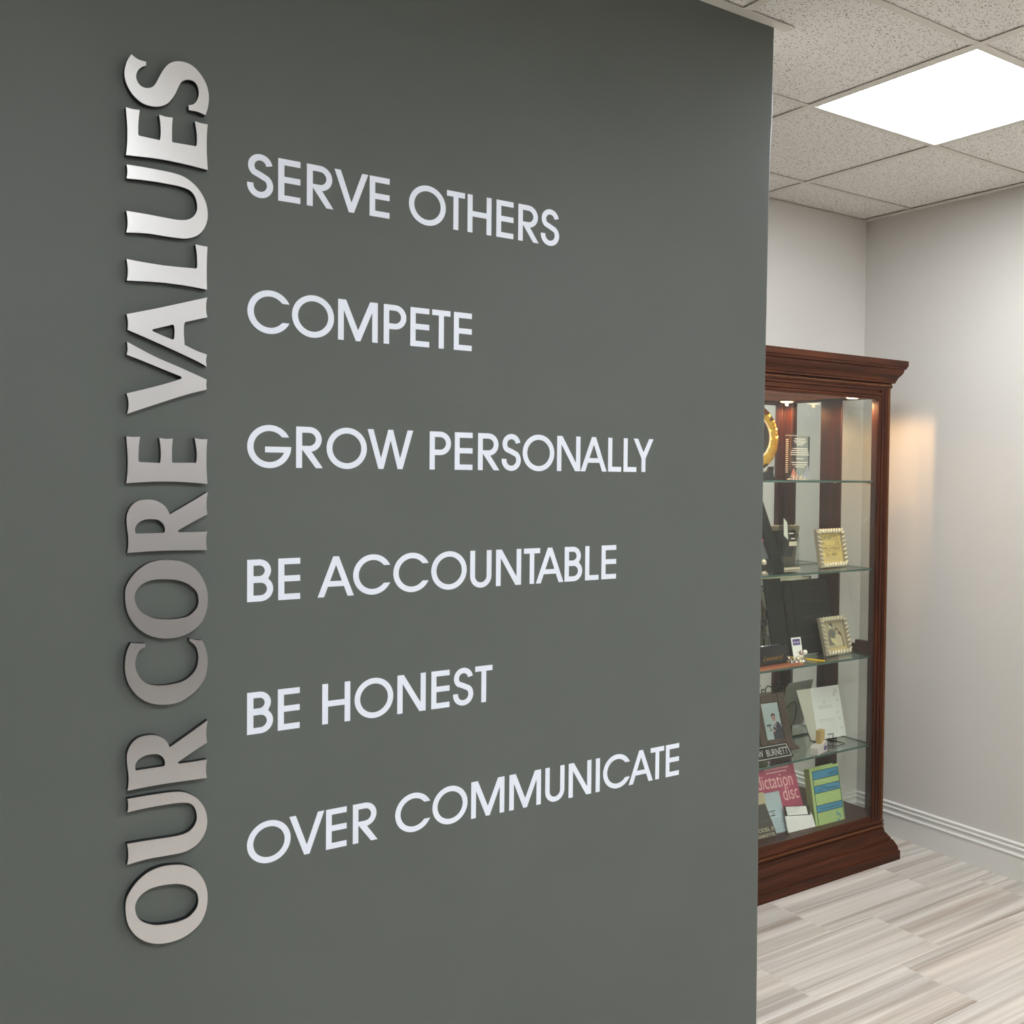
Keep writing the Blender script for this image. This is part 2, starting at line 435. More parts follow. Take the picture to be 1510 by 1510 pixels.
METAL = {
 'S': ([(0.009,0.0789,1),(0.0192,0.0731,0),(0.0316,0.0722,1),(0.0314,0.0658,1),(0.0254,0.0621,0),(0.0192,0.0552,0),(0.0161,0.0455,0),(0.018,0.0363,0),(0.0237,0.0298,0),(0.032,0.0284,0),(0.0404,0.0319,0),(0.0456,0.0383,0),(0.0509,0.0497,0),(0.0576,0.0638,0),(0.0657,0.076,0),(0.0763,0.0836,0),(0.0871,0.0863,0),(0.0979,0.0857,0),(0.1088,0.0808,0),(0.1198,0.0696,0),(0.1275,0.0563,0),(0.1309,0.0431,0),(0.1315,0.0316,0),(0.1298,0.0172,0),(0.126,0.0034,1),(0.1132,0.0066,0),(0.099,0.0063,1),(0.0981,0.0144,1),(0.1062,0.0178,0),(0.1121,0.0261,0),(0.115,0.0371,0),(0.1136,0.0484,0),(0.1088,0.0561,0),(0.1012,0.0582,0),(0.0936,0.0566,0),(0.0871,0.0514,0),(0.0823,0.0423,0),(0.0763,0.0272,0),(0.0682,0.0139,0),(0.0593,0.0058,0),(0.0487,0.0012,0),(0.0362,0.0,0),(0.0237,0.0029,0),(0.0124,0.0115,0),(0.0042,0.0231,0),(-0.0004,0.0353,0),(-0.0014,0.0484,0),(0.0012,0.0624,0),(0.0047,0.0711,0)],
       []),
 'E': ([(0.0005,0.08,1),(0.011,0.0792,0),(0.0216,0.0802,1),(0.0196,0.0611,0),(0.0191,0.0397,1),(0.0206,0.037,1),(0.0529,0.0359,1),(0.0542,0.048,0),(0.0536,0.0638,0),(0.0517,0.0788,1),(0.0625,0.0775,0),(0.0731,0.0784,1),(0.0718,0.0608,0),(0.0718,0.0384,1),(0.0731,0.0365,1),(0.1106,0.0371,1),(0.1119,0.0436,0),(0.1117,0.0598,0),(0.1086,0.08,1),(0.1187,0.0787,0),(0.1296,0.0789,1),(0.1283,0.0609,0),(0.1281,0.0305,0),(0.1297,0.0,1),(0.0893,0.0034,0),(0.0466,0.004,0),(0.0006,0.001,1),(0.0025,0.0195,0),(0.0027,0.0486,0)],
       []),
 'U': ([(0.0016,0.1129,1),(0.0257,0.1133,0),(0.0508,0.113,0),(0.0763,0.1117,0),(0.0936,0.1075,0),(0.1089,0.0974,0),(0.1199,0.0842,0),(0.127,0.0691,0),(0.1297,0.0531,0),(0.1288,0.0389,0),(0.1233,0.024,0),(0.1134,0.012,0),(0.1002,0.005,0),(0.0871,0.0024,0),(0.0635,0.0024,0),(0.0319,0.003,0),(0.0009,0.0,1),(0.0028,0.0104,0),(0.0028,0.0239,0),(0.001,0.0359,1),(0.0319,0.0352,0),(0.0571,0.034,0),(0.0806,0.0333,0),(0.0958,0.0357,0),(0.1056,0.0423,0),(0.1118,0.0537,0),(0.1122,0.0655,0),(0.1089,0.0777,0),(0.1013,0.0868,0),(0.0893,0.0905,0),(0.0763,0.0917,0),(0.0466,0.0922,0),(0.0236,0.0915,0),(0.0016,0.09,1),(0.0027,0.0978,0),(0.0027,0.1057,0)],
       []),
 'L': ([(0.0013,0.0366,1),(0.0256,0.0346,0),(0.0635,0.0332,0),(0.1112,0.0344,1),(0.1125,0.0374,1),(0.1125,0.0425,0),(0.112,0.0588,0),(0.1096,0.0762,1),(0.12,0.0751,0),(0.1293,0.0748,1),(0.1284,0.0516,0),(0.1282,0.0258,0),(0.1287,0.0,1),(0.0937,0.0029,0),(0.0507,0.0036,0),(0.0015,0.0006,1),(0.0031,0.0103,0),(0.0031,0.0238,0)],
       []),
 'A': ([(0.1292,0.1212,1),(0.1274,0.1111,0),(0.1274,0.097,0),(0.1294,0.0864,1),(0.1112,0.0808,0),(0.0933,0.0749,1),(0.0913,0.07,0),(0.0909,0.0537,0),(0.0922,0.0352,1),(0.1113,0.0267,0),(0.1288,0.0213,1),(0.127,0.011,0),(0.1284,0.0,1),(0.1113,0.0091,0),(0.0571,0.0318,0),(0.0028,0.053,1),(0.0034,0.0617,0),(0.003,0.0706,0),(0.0012,0.079,1),(0.0465,0.0932,0),(0.0893,0.1077,0)],
       [(0.0406,0.057,1),(0.0433,0.0581,1),(0.0725,0.0685,1),(0.0751,0.0671,1),(0.0761,0.0559,0),(0.0753,0.0447,1),(0.0731,0.0424,1),(0.0571,0.0479,1),(0.0414,0.0543,1)]),
 'V': ([(0.0022,0.1208,1),(0.0444,0.0997,0),(0.0872,0.0827,0),(0.1284,0.0655,1),(0.1275,0.0565,0),(0.1284,0.0481,1),(0.0937,0.0369,0),(0.0464,0.0183,0),(0.0018,0.0,1),(0.0041,0.0117,0),(0.0037,0.0241,0),(0.001,0.0342,1),(0.0359,0.0453,0),(0.0635,0.0549,0),(0.0857,0.0638,1),(0.0876,0.066,1),(0.0857,0.0686,1),(0.0571,0.0788,0),(0.0255,0.0907,0),(0.0013,0.0993,1),(0.0028,0.1066,0),(0.0026,0.1145,0)],
       []),
 'R': ([(0.1304,0.103,1),(0.1286,0.0911,0),(0.1281,0.0769,0),(0.1295,0.0633,1),(0.107,0.0511,0),(0.0829,0.037,1),(0.0811,0.0345,1),(0.084,0.033,1),(0.107,0.0327,0),(0.1295,0.0333,1),(0.1278,0.0222,0),(0.1278,0.0102,0),(0.1291,0.0002,1),(0.0677,0.0017,0),(0.0337,0.0013,0),(0.002,0.0,1),(0.0035,0.0143,0),(0.0033,0.028,0),(0.0016,0.0418,0),(0.001,0.0577,0),(0.0029,0.0691,0),(0.0091,0.0804,0),(0.0191,0.0879,0),(0.0316,0.0901,0),(0.0443,0.0888,0),(0.0549,0.0834,0),(0.0624,0.0764,0),(0.066,0.0694,0),(0.0684,0.064,1),(0.0982,0.0824,0)],
       [(0.0138,0.0358,1),(0.0142,0.0426,0),(0.019,0.0505,0),(0.0274,0.0554,0),(0.0379,0.0566,0),(0.0495,0.055,0),(0.057,0.0486,0),(0.0606,0.0404,0),(0.0604,0.0343,1),(0.0587,0.0325,1),(0.0148,0.0325,1)]),
 'O': ([(0.0634,0.1355,0),(0.0894,0.1308,0),(0.1093,0.1181,0),(0.1227,0.0985,0),(0.1292,0.079,0),(0.1305,0.06,0),(0.1276,0.0397,0),(0.1182,0.0201,0),(0.1005,0.0064,0),(0.0807,0.0,0),(0.057,0.0,0),(0.0357,0.0072,0),(0.0189,0.0202,0),(0.0075,0.0361,0),(0.0006,0.0547,0),(-0.0014,0.0756,0),(-0.0001,0.0913,0),(0.0061,0.1047,0),(0.0169,0.1184,0),(0.0315,0.1292,0),(0.0463,0.1343,0)],
       [(0.0613,0.1022,0),(0.0807,0.0995,0),(0.0982,0.0915,0),(0.1109,0.0789,0),(0.1149,0.0656,0),(0.1142,0.0538,0),(0.1093,0.0446,0),(0.0983,0.0354,0),(0.0807,0.032,0),(0.0634,0.0324,0),(0.0463,0.0351,0),(0.0336,0.0408,0),(0.0231,0.0485,0),(0.0156,0.0605,0),(0.0133,0.0747,0),(0.0158,0.0846,0),(0.0231,0.0941,0),(0.0347,0.1004,0),(0.0474,0.1025,0)]),
 'C': ([(0.0074,0.1117,1),(0.0189,0.1098,0),(0.03,0.1088,1),(0.0293,0.1028,1),(0.022,0.0988,0),(0.0168,0.0906,0),(0.014,0.077,0),(0.0157,0.063,0),(0.023,0.0483,0),(0.0335,0.039,0),(0.0484,0.0343,0),(0.0677,0.0334,0),(0.0873,0.0364,0),(0.1016,0.0443,0),(0.1116,0.0575,0),(0.1149,0.0738,0),(0.1134,0.0883,0),(0.1082,0.0995,0),(0.1,0.1069,1),(0.1005,0.1113,1),(0.1116,0.1075,0),(0.1209,0.106,1),(0.1261,0.0943,0),(0.1295,0.0796,0),(0.1302,0.0627,0),(0.1268,0.0415,0),(0.1161,0.0236,0),(0.1005,0.0099,0),(0.0808,0.0005,0),(0.0569,0.0,0),(0.0356,0.0062,0),(0.0188,0.0187,0),(0.0063,0.0364,0),(0.0001,0.0532,0),(-0.0019,0.0695,0),(-0.0009,0.0877,0),(0.0022,0.1012,0)],
       []),
}
METAL_PLACE = [('S', 2.1931), ('E', 2.1025), ('U', 1.975), ('L', 1.8943), ('A', 1.7596), ('V', 1.6716), ('E', 1.5538), ('R', 1.437), ('O', 1.2871), ('C', 1.172), ('R', 1.032), ('U', 0.9049), ('O', 0.7541)]
VINYL = [
 ('SERVE OTHERS', 2.0735, [(0.5805,0.6268),(0.6355,0.6758),(0.6878,0.7383),(0.7394,0.8069),(0.8091,0.8496),(0.8903,0.9687),(0.9717,1.0117),(1.018,1.0727),(1.0845,1.125),(1.1369,1.1869),(1.193,1.2383)]),
 ('COMPETE', 1.8295, [(0.5814,0.6547),(0.6617,0.7398),(0.7485,0.8264),(0.8392,0.8858),(0.8948,0.9346),(0.941,0.9814),(0.9889,1.0295)]),
 ('GROW PERSONALLY', 1.5839, [(0.5814,0.6604),(0.6691,0.7205),(0.727,0.8061),(0.8075,0.9018),(0.9375,0.9846),(0.9929,1.0333),(1.046,1.0964),(1.1022,1.1479),(1.153,1.2312),(1.2395,1.299),(1.3008,1.3707),(1.3743,1.4121),(1.418,1.4548),(1.4465,1.5037)]),
 ('BE ACCOUNTABLE', 1.3385, [(0.5818,0.6284),(0.6372,0.6782),(0.7105,0.7818),(0.7799,0.8552),(0.8617,0.9361),(0.9429,1.022),(1.0301,1.0796),(1.0904,1.1512),(1.158,1.1979),(1.1887,1.2578),(1.2618,1.3073),(1.316,1.3518),(1.3601,1.4003)]),
 ('BE HONEST', 1.0949, [(0.5823,0.6286),(0.6371,0.678),(0.7205,0.7753),(0.7839,0.863),(0.8715,0.9325),(0.9439,0.9859),(0.9935,1.0395),(1.0432,1.0844)]),
 ('OVER COMMUNICATE', 0.8517, [(0.5827,0.6614),(0.6596,0.7247),(0.7286,0.7694),(0.7815,0.8321),(0.8686,0.9421),(0.9492,1.0278),(1.0363,1.1153),(1.1271,1.2058),(1.2169,1.2666),(1.2774,1.3387),(1.3492,1.3632),(1.3709,1.4435),(1.4435,1.5137),(1.507,1.5469),(1.5527,1.5931)]),
]
# ------------------------------------------------------------------ room shell
CEIL = 2.716
XR, YB, YW, XW = 3.625, 3.237, 1.993, 1.868     # right wall, back wall, dark wall face, dark wall end
XL, YF = -3.9, -4.1
struct(MB().box((XR, YF-.12, -.05), (XR+.12, YB+.12, CEIL+.05), M_white).build('wall_right'))
struct(MB().box((XL, YB, -.05), (XR, YB+.12, CEIL+.05), M_white).build('wall_back'))
struct(MB().box((XL-.12, YF-.12, -.05), (XL, YB+.12, CEIL+.05), M_taupe).build('wall_left'))
struct(MB().box((XL, YF-.12, -.05), (XR, YF, CEIL+.05), M_taupe).build('wall_front'))
EDGE = [(0, 1.865), (.152, 1.8643), (.616, 1.8607), (.881, 1.8590), (1.127, 1.8577), (1.337, 1.8582), (1.685, 1.8588), (1.901, 1.8609), (2.177, 1.8629), (2.323, 1.8646), (2.443, 1.8680), (2.478, 1.8705), (2.716, 1.8723)]
def edge(z):
    """the drywall corner is not quite straight"""
    for (za, xa), (zb, xb) in zip(EDGE, EDGE[1:]):
        if z <= zb: return xa+(xb-xa)*(z-za)/(zb-za)
    return EDGE[-1][1]
N_ = 90; zz = [CEIL*i/N_ for i in range(N_+1)]
dark = struct(MB().poly([(XL, 0)]+[(edge(z)-.004, z) for z in zz]+[(XL, CEIL)], [], YW, YW+.13, M_dark).build('wall_centre'),
              'charcoal grey accent wall that carries the lettering', 'wall')
# rounded corner bead with a rough paint line at the free end of the accent wall
mb = MB(); vs = []
rnd = random.Random(3)
for z in zz:
    j = rnd.uniform(0, .0012)
    for a in range(5):
        t = pi/2*a/4
        vs.append((edge(z)-.004+.004*sin(t)+(j if a > 1 else 0)*.6, YW+.004-.004*cos(t), z))
    vs.append((edge(z), YW+.13, z))
fs = [(i*6+a, i*6+a+1, i*6+7+a, i*6+6+a) for i in range(N_) for a in range(5)]
mb.add(vs, [f for k, f in enumerate(fs) if k % 5 < 2], M_dark)
mb.add(vs, [f for k, f in enumerate(fs) if k % 5 >= 2], M_bead)
mb.build('corner_bead', dark)

# floor of porcelain tiles laid in running bond
floor = struct(MB().box((XL-.1, YF-.1, -.06), (XR+.1, YB+.1, -.0012), M_grout).build('floor'))
TX, TY, GR = 0.5965, 0.3045, 0.0028
y_lines = [2.2015+TY*k for k in range(-22, 6)]
field = MB()
cache = {}
for k in range(-22, 5):
    y0, y1 = 2.2015+TY*k, 2.2015+TY*(k+1)
    if y1 <= YF or y0 >= YB: continue
    ox = 2.3025 if k % 2 == 0 else 2.0890
    j0 = int((XL-ox)/TX)-2
    for j in range(j0, j0+18):
        xa, xb = ox+TX*j, ox+TX*(j+1)
        a0, a1 = max(xa, XL)+GR/2, min(xb, XR)-GR/2
        b0, b1 = max(y0, YF)+GR/2, min(y1, YB)-GR/2
        if a1-a0 < .02 or b1-b0 < .02: continue
        if a1 < 1.7 or b1 < .9:
            field.box((a0, b0, -.004), (a1, b1, 0), M_floor); continue
        key = (round(a1-a0, 3), round(b1-b0, 3))
        cxm, cym = (a0+a1)/2, (b0+b1)/2
        if key not in cache:
            hx, hy = (a1-a0)/2, (b1-b0)/2
            o = MB().box((-hx, -hy, -.004), (hx, hy, 0), M_floor, bevel=.0008).build('floor_tile', floor)
            cache[key] = o; o.location = (cxm, cym, 0)
        else:
            dup_mesh(cache[key], 'floor_tile', floor, (cxm, cym, 0))

o = field.build('floor_tile_field', floor); o['kind'] = 'stuff'

# ceiling: slab, T-bar grid, mineral tiles, lit panels
ceil = struct(MB().box((XL-.1, YF-.1, CEIL+.06), (XR+.1, YB+.1, CEIL+.12), M_slab).build('ceiling'))
gx = [2.346+.6095*k for k in range(-10, 2)]
gy = [1.7165+.6215*k for k in range(-9, 3)]
BW = .024
WA = .032
xs_cells = [XL] + [g for g in gx] + [XR]
ys_cells = [YF] + [g for g in gy] + [YB]
for g in gx:
    for (ya, yb) in ((YF, YW), (YW+.13, YB)) if g < XW-.02 else ((YF, YB),):
        MB().box((g, ya, CEIL), (g+BW, yb, CEIL+.0015), M_grid).box((g+.0095, ya, CEIL+.0015), (g+.0145, yb, CEIL+.03), M_grid).build('grid_bar', ceil)
for g in gy:
    if YW-.03 < g < YW+.13: continue
    # cross tees run between the main bars
    for i in range(len(gx)+1):
        xa = XL if i == 0 else gx[i-1]+BW
        xb = gx[i] if i < len(gx) else XR
        MB().box((xa, g, CEIL+.0004), (xb, g+BW, CEIL+.0019), M_grid).box((xa, g+.0095, CEIL+.0019), (xb, g+.0145, CEIL+.03), M_grid).build('cross_tee', ceil)
for a, b in (((XR-WA, YF, CEIL-.001), (XR, YB, CEIL)), ((XL, YB-.012, CEIL-.001), (XR-WA, YB, CEIL)),
             ((XL, YW-.035, CEIL-.001), (XW+.045, YW+.001, CEIL)), ((XL, YF, CEIL-.001), (XR-WA, YF+.024, CEIL)), ((XL, YF+.024, CEIL-.001), (XL+.024, YB-.024, CEIL))):
    MB().box(a, b, M_grid).build('wall_angle', ceil)
cfield = MB()
def cell_bounds(L, i, lo, hi):
    a = L[i] if i == 0 else L[i]+.011
    b = L[i+1]+.013 if i+1 < len(L)-1 else L[i+1]
    return a, b
PAN = []
for i in range(len(xs_cells)-1):
    xa, xb = cell_bounds(xs_cells, i, XL, XR)
    for j in range(len(ys_cells)-1):
        ya, yb = cell_bounds(ys_cells, j, YF, YB)
        if yb-ya < .03 or xb-xa < .03: continue
        segs = [(xa, xb, ya, yb)]
        if ya < YW < yb:
            if xb <= XW+.01: segs = [(xa, xb, ya, YW), (xa, xb, YW+.13, yb)]
            elif xa < XW: segs = [(xa, XW, ya, YW), (XW, xb, ya, yb)]
        cx_, cy_ = (xa+xb)/2, (ya+yb)/2
        lit = any(abs(cx_-px) < .2 and abs(cy_-py) < .2 for px, py in ((2.66, 2.03), (2.66, -.45), (.22, -.45), (.22, -2.94), (2.66, -2.94)))
        if lit: PAN.append((xa, xb, ya, yb)); continue
        for (a, b, c, d) in segs:
            if d-c < .02 or b-a < .02: continue
            if b < 1.0 or d < .5: cfield.box((a, c, CEIL+.0046), (b, d, CEIL+.018), M_tile); continue
            MB().box((a, c, CEIL+.0046), (b, d, CEIL+.018), M_tile).build('ceiling_tile', ceil)
o = cfield.build('ceiling_tile_field', ceil); o['kind'] = 'stuff'
where = {(2, 2): 'square lit ceiling panel beyond the free end of the charcoal wall',
         (2, 0): 'square lit ceiling panel near the right wall behind the viewpoint',
         (0, 0): 'square lit ceiling panel in front of the lettering behind the viewpoint',
         (0, -3): 'square lit ceiling panel by the far front wall, opposite the lettering',
         (2, -3): 'square lit ceiling panel in the front right corner behind the viewpoint'}
for xa, xb, ya, yb in PAN:
    key = (int(math.floor((xa+xb)/2)), 2 if (ya+yb)/2 > 1 else 0 if (ya+yb)/2 > -1 else -3)
    t = thing('ceiling_light', where[key], 'light', ((xa+xb)/2, (ya+yb)/2, CEIL+.004))
    hx, hy = (xb-xa)/2, (yb-ya)/2
    MB().box((-hx, -hy, .006), (hx, hy, .05), M_grid).build('housing', t)
    f = MB()
    for a, b in (((-hx, -hy, 0), (hx, -hy+.026, .006)), ((-hx, hy-.016, 0), (hx, hy, .006)), ((-hx, -hy+.026, 0), (-hx+.030, hy-.016, .006)), ((hx-.016, -hy+.026, 0), (hx, hy-.016, .006))):
        f.box(a, b, M_grid)
    f.build('frame', t)
    MB().box((-hx+.030, -hy+.026, .001), (hx-.016, hy-.016, .006), M_panel2 if (ya+yb)/2 > 1 else M_panel).build('diffuser', t)

# baseboards
bp = [(.015, 0), (.015, .094), (.0185, .097), (.0185, .101), (.0125, .104), (.0105, .110), (.0115, .118), (.0150, .123), (.0150, .1265), (.0085, .129), (.0075, .135), (.0110, .139), (.0110, .143), (.004, .147), (0, .147)]
def base(name, a, b, out):
    struct(MB().sweep_line(bp, a, b, out, M_trim).build(name))
base('baseboard_right', (XR, YF), (XR, YB), (-1, 0))
base('baseboard_back', (XR, YB), (XL, YB), (0, -1))
base('baseboard_front', (XL, YF), (XR, YF), (0, 1))
base('baseboard_left', (XL, YB), (XL, YF), (1, 0))
base('baseboard_centre', (XW+.0, YW), (XL, YW), (0, -1))

# ------------------------------------------------------------------ raised metal title, reading upward
ORD = ['topmost letter of the title, beside nothing above it', '', '', '']
LAB = ['brushed metal raised letter S at the very top of the vertical title',
       'brushed metal raised letter E directly below the top S of the title',
       'brushed metal raised letter U in VALUES, between the L and the E',
       'brushed metal raised letter L of the vertical title, above the A',
       'brushed metal raised letter A of the vertical title, between L and V',
       'brushed metal raised letter V of the vertical title, below the A',
       'brushed metal raised letter E in CORE, at the middle of the title',
       'brushed metal raised letter R in CORE, between the E and the round O',
       'brushed metal raised letter O in CORE, directly above the C',
       'brushed metal raised letter C of the vertical title, below an O',
       'brushed metal raised letter R in OUR, below the gap under the C',
       'brushed metal raised letter U in OUR, above the lowest O',
       'brushed metal raised letter O at the very bottom of the vertical title']
for (g, z), lab in zip(METAL_PLACE, LAB):
    outer, hole = METAL[g]
    t = thing('metal_letter', lab, 'letter', (.38, YW, z), group='raised metal letters of the vertical title')
    P = smooth_loop(outer); H = [smooth_loop(hole)] if hole else []
    MB().poly(P, H, -.0155, -.0141, M_alu).build('letter_face', t)
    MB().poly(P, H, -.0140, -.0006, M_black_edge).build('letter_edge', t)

# ------------------------------------------------------------------ vinyl lettering
HC, ST = .0773, .0112
def arc(cx, cy, rx, ry, a0, a1, n=18):
    return [(cx+rx*cos(radians(a0+(a1-a0)*i/n)), cy+ry*sin(radians(a0+(a1-a0)*i/n))) for i in range(n+1)]
def ribbon(pts, w_):
    L, R = [], []
    for i, p in enumerate(pts):
        a = pts[max(i-1, 0)]; b = pts[min(i+1, len(pts)-1)]
        dx, dy = b[0]-a[0], b[1]-a[1]; l = math.hypot(dx, dy) or 1
        L.append((p[0]-dy/l*w_/2, p[1]+dx/l*w_/2)); R.append((p[0]+dy/l*w_/2, p[1]-dx/l*w_/2))
    return L+R[::-1]
def glyph(c):
    """outlines of a geometric sans capital; returns (width, outer, holes)"""
    H, s = HC, ST
    if c == 'E':
        W = .0405; return W, [(0, 0), (W, 0), (W, s), (s, s), (s, H/2-s/2+.001), (W, H/2-s/2+.001), (W, H/2+s/2+.001), (s, H/2+s/2+.001), (s, H-s), (W, H-s), (W, H), (0, H)], []
    if c == 'L': W = .0365; return W, [(0, 0), (W, 0), (W, s), (s, s), (s, H), (0, H)], []
    if c == 'T': W = .0402; m = W/2; return W, [(m-s/2, 0), (m+s/2, 0), (m+s/2, H-s), (W, H-s), (W, H), (0, H), (0, H-s), (m-s/2, H-s)], []
    if c == 'I': return .0140*.85, [(0, 0), (s, 0), (s, H), (0, H)], []
    if c == 'H': W = .0548; return W, [(0, 0), (s, 0), (s, H/2-s/2), (W-s, H/2-s/2), (W-s, 0), (W, 0), (W, H), (W-s, H), (W-s, H/2+s/2), (s, H/2+s/2), (s, H), (0, H)], []
    if c == 'N':
        W = .0608; return W, [(0, 0), (s, 0), (s, H-.018), (W-.0135, 0), (W, 0), (W, H), (W-s, H), (W-s, .018), (.0135, H), (0, H)], []
    if c == 'M':
        W = .0787; m = W/2; return W, [(0, 0), (s, 0), (s, H-.020), (m-.0045, 0), (m+.0045, 0), (W-s, H-.020), (W-s, 0), (W, 0), (W, H), (W-.0155, H), (m, .0205), (.0155, H), (0, H)], []
    if c == 'V':
        W = .0663; m = W/2; return W, [(m-.0050, 0), (m+.0050, 0), (W, H), (W-.0122, H), (m, .0185), (.0122, H), (0, H)], []
    if c == 'W':
        W = .0943; q = W*.29; m = W/2
        return W, [(q-.0052, 0), (q+.0052, 0), (m, H-.0205), (W-q-.0052, 0), (W-q+.0052, 0), (W, H), (W-.0118, H), (W-q, .021), (m+.0050, H), (m-.0050, H), (q, .021), (.0118, H), (0, H)], []
    if c == 'A':
        W = .0706; m = W/2
        k = (m-.0055)/H          # outer slope
        y0, y1 = .0195, .0300
        # inner legs
        ix = lambda y: .0124+(m-.0124)*(y/(H-.0165))
        return W, [(0, 0), (.0124, 0), (ix(y0), y0), (W-ix(y0), y0), (W-.0124, 0), (W, 0), (m+.0055, H), (m-.0055, H)], [[(ix(y1), y1), (W-ix(y1), y1), (m, H-.0165)]]
    if c == 'Y':
        W = .0572; m = W/2; return W, [(m-s/2, 0), (m+s/2, 0), (m+s/2, .031), (W, H), (W-.0125, H), (m, .0455), (.0125, H), (0, H), (m-s/2, .031)], []
    if c == 'U':
        W = .0496; r = W/2
        return W, [(0, H)]+arc(r, r-.001, r, r, 180, 360, 20)+[(W, H), (W-s, H)]+arc(r, r-.001, r-s, r-s, 360, 180, 20)+[(s, H)], []
    R = HC/2+.0010
    if c == 'O':
        return 2*R, arc(R, HC/2, R, R, 0, 360, 44)[:-1], [arc(R, HC/2, R-s, R-s, 0, 360, 44)[:-1]]
    if c == 'C':
        a1 = math.degrees(math.asin(.44)); a2 = math.degrees(math.asin(.44*R/(R-s)))
        return .0738, arc(R, HC/2, R, R, a1, 360-a1, 38)+arc(R, HC/2, R-s, R-s, 360-a2, a2, 38), []
    if c == 'G':
        a1 = math.degrees(math.asin(.44)); a2 = math.degrees(math.asin(.44*R/(R-s)))
        yb = -.0108; a3 = math.degrees(math.asin(yb/(R-s)))
        return .0790, arc(R, HC/2, R, R, a1, 360, 40)+[(R-.2*R, HC/2), (R-.2*R, HC/2+yb)]+arc(R, HC/2, R-s, R-s, 360+a3, a2, 36), []
    if c == 'P':
        W = .0470; lo = .0295; ry = (H-lo)/2; cx_ = W-ry
        return W, [(0, 0), (s, 0), (s, lo)]+arc(cx_, lo+ry, ry, ry, -90, 90, 16)+[(0, H)], [[(s, lo+s)]+arc(cx_, lo+ry, ry-s, ry-s, -90, 90, 14)+[(s, H-s)]]
    if c == 'R':
        W = .0505; bw = .0480; lo = .0305; ry = (H-lo)/2; cx_ = bw-ry
        return W, [(0, 0), (s, 0), (s, .0350), (.0370, 0), (W, 0), (.0290, lo)]+arc(cx_, lo+ry, ry, ry, -88, 90, 16)+[(0, H)], [[(s, lo+s)]+arc(cx_, lo+ry, ry-s, ry-s, -90, 90, 14)+[(s, H-s)]]
    if c == 'B':
        W = .0465; u = .0425; mz = .0405; r1_ = (mz+s*.45)/2; rr2 = (H-mz+s*.45)/2
        lo_c = r1_; hi_c = H-rr2
        up_arc = arc(u-rr2, hi_c, rr2, rr2, -38, 90, 12); dn_arc = arc(W-r1_, lo_c, r1_, r1_, -90, 52, 14)
        return W, [(0, 0)]+dn_arc+up_arc+[(0, H)], \
            [[(s, s)]+arc(W-r1_, lo_c, r1_-s, r1_-s, -90, 90, 12)+[(s, 2*r1_-s)], [(s, H-2*rr2+s)]+arc(u-rr2, hi_c, rr2-s, rr2-s, -90, 90, 12)+[(s, H-s)]]
    if c == 'S':
        W = .0457; r_t = .0160; r_b = .0175
        top = arc(W/2, H+.001-s/2-r_t-.0005, r_t, r_t, 8, 225, 18)
        bot = arc(W/2-.0002, -.001+s/2+r_b, r_b, r_b, 45, -188, 18)
        return W, ribbon(top+[(W/2-.0005, H/2+.0018)]+bot, s), []
def build_line(words, zb, spans, label):
    t = thing('vinyl_lettering', label, 'lettering', (spans[0][0], YW, zb), group='silver vinyl phrases on the charcoal wall')
    for ch, (a, b) in zip(words.replace(' ', ''), spans):
        W, o, h = glyph(ch)
        x = (a+b)/2-W/2-spans[0][0]
        x = {'C': a-spans[0][0], 'G': a-spans[0][0], 'I': (a+b)/2-ST/2-spans[0][0]}.get(ch, x)
        MB().poly([(p[0]+x, p[1]) for p in o], [[(p[0]+x, p[1]) for p in q] for q in h], -.0006, -.0001, M_vinyl).build('letter', t)
for w_, zb, spans in VINYL:
    build_line(w_, zb, spans, {'SERVE OTHERS': 'silver vinyl words SERVE OTHERS, uppermost phrase on the charcoal wall',
        'COMPETE': 'silver vinyl single word COMPETE on the charcoal wall',
        'GROW PERSONALLY': 'silver vinyl words GROW PERSONALLY on the charcoal wall',
        'BE ACCOUNTABLE': 'silver vinyl words BE ACCOUNTABLE on the charcoal wall',
        'BE HONEST': 'silver vinyl words BE HONEST on the charcoal wall',
        'OVER COMMUNICATE': 'silver vinyl words OVER COMMUNICATE, lowest phrase on the charcoal wall'}[w_])

# dark desk added unseen behind the viewpoint, to darken the metal letters' reflection
M_desk = mat('desk_laminate', (44, 34, 38), 0.5)
M_desktop = mat('desk_top_stone', (60, 52, 54), 0.4)
t = thing('added_dark_desk', 'long dark desk added out of view for the metal letters to mirror', 'desk', (1.1, -2.7, 0))
MB().box((-1.9, -.30, .10), (1.9, .30, 1.10), M_desk, bevel=.004).build('front_panel', t)
MB().box((-1.86, -.26, 0), (1.86, .26, .10), M_blackgloss).build('kick_plate', t)
MB().box((-1.95, -.35, 1.10), (1.95, .35, 1.14), M_desktop, bevel=.006).build('countertop', t)
# ------------------------------------------------------------------ curio cabinet
CX0, CX1, CYF, CYB = 2.372, 3.372, 2.862, 3.205
cab = thing('display_cabinet', 'tall dark cherry display cabinet with glass shelves and mirrored back', 'cabinet', ((CX0+CX1)/2, (CYF+CYB)/2, 0))
ci = Vector(cab.location)
class CB(MB):
    def done(s, name, label=None, parent=None):
        o = s.build(name, None, None)
        for v in o.data.vertices: v.co -= ci
        o.parent = parent or cab
        if label: o['label'] = label
        return o
CB().sweep_rect([(.050, .0), (.050, .036), (.045, .0375), (.044, .046), (.041, .056), (.035, .068), (.028, .080), (.0225, .0815), (.022, .087), (.0205, .091), (.015, .096), (.011, .104), (.004, .112), (.003, .122)], CX0, CX1, CYF, CYB, M_wood_h).done('base')
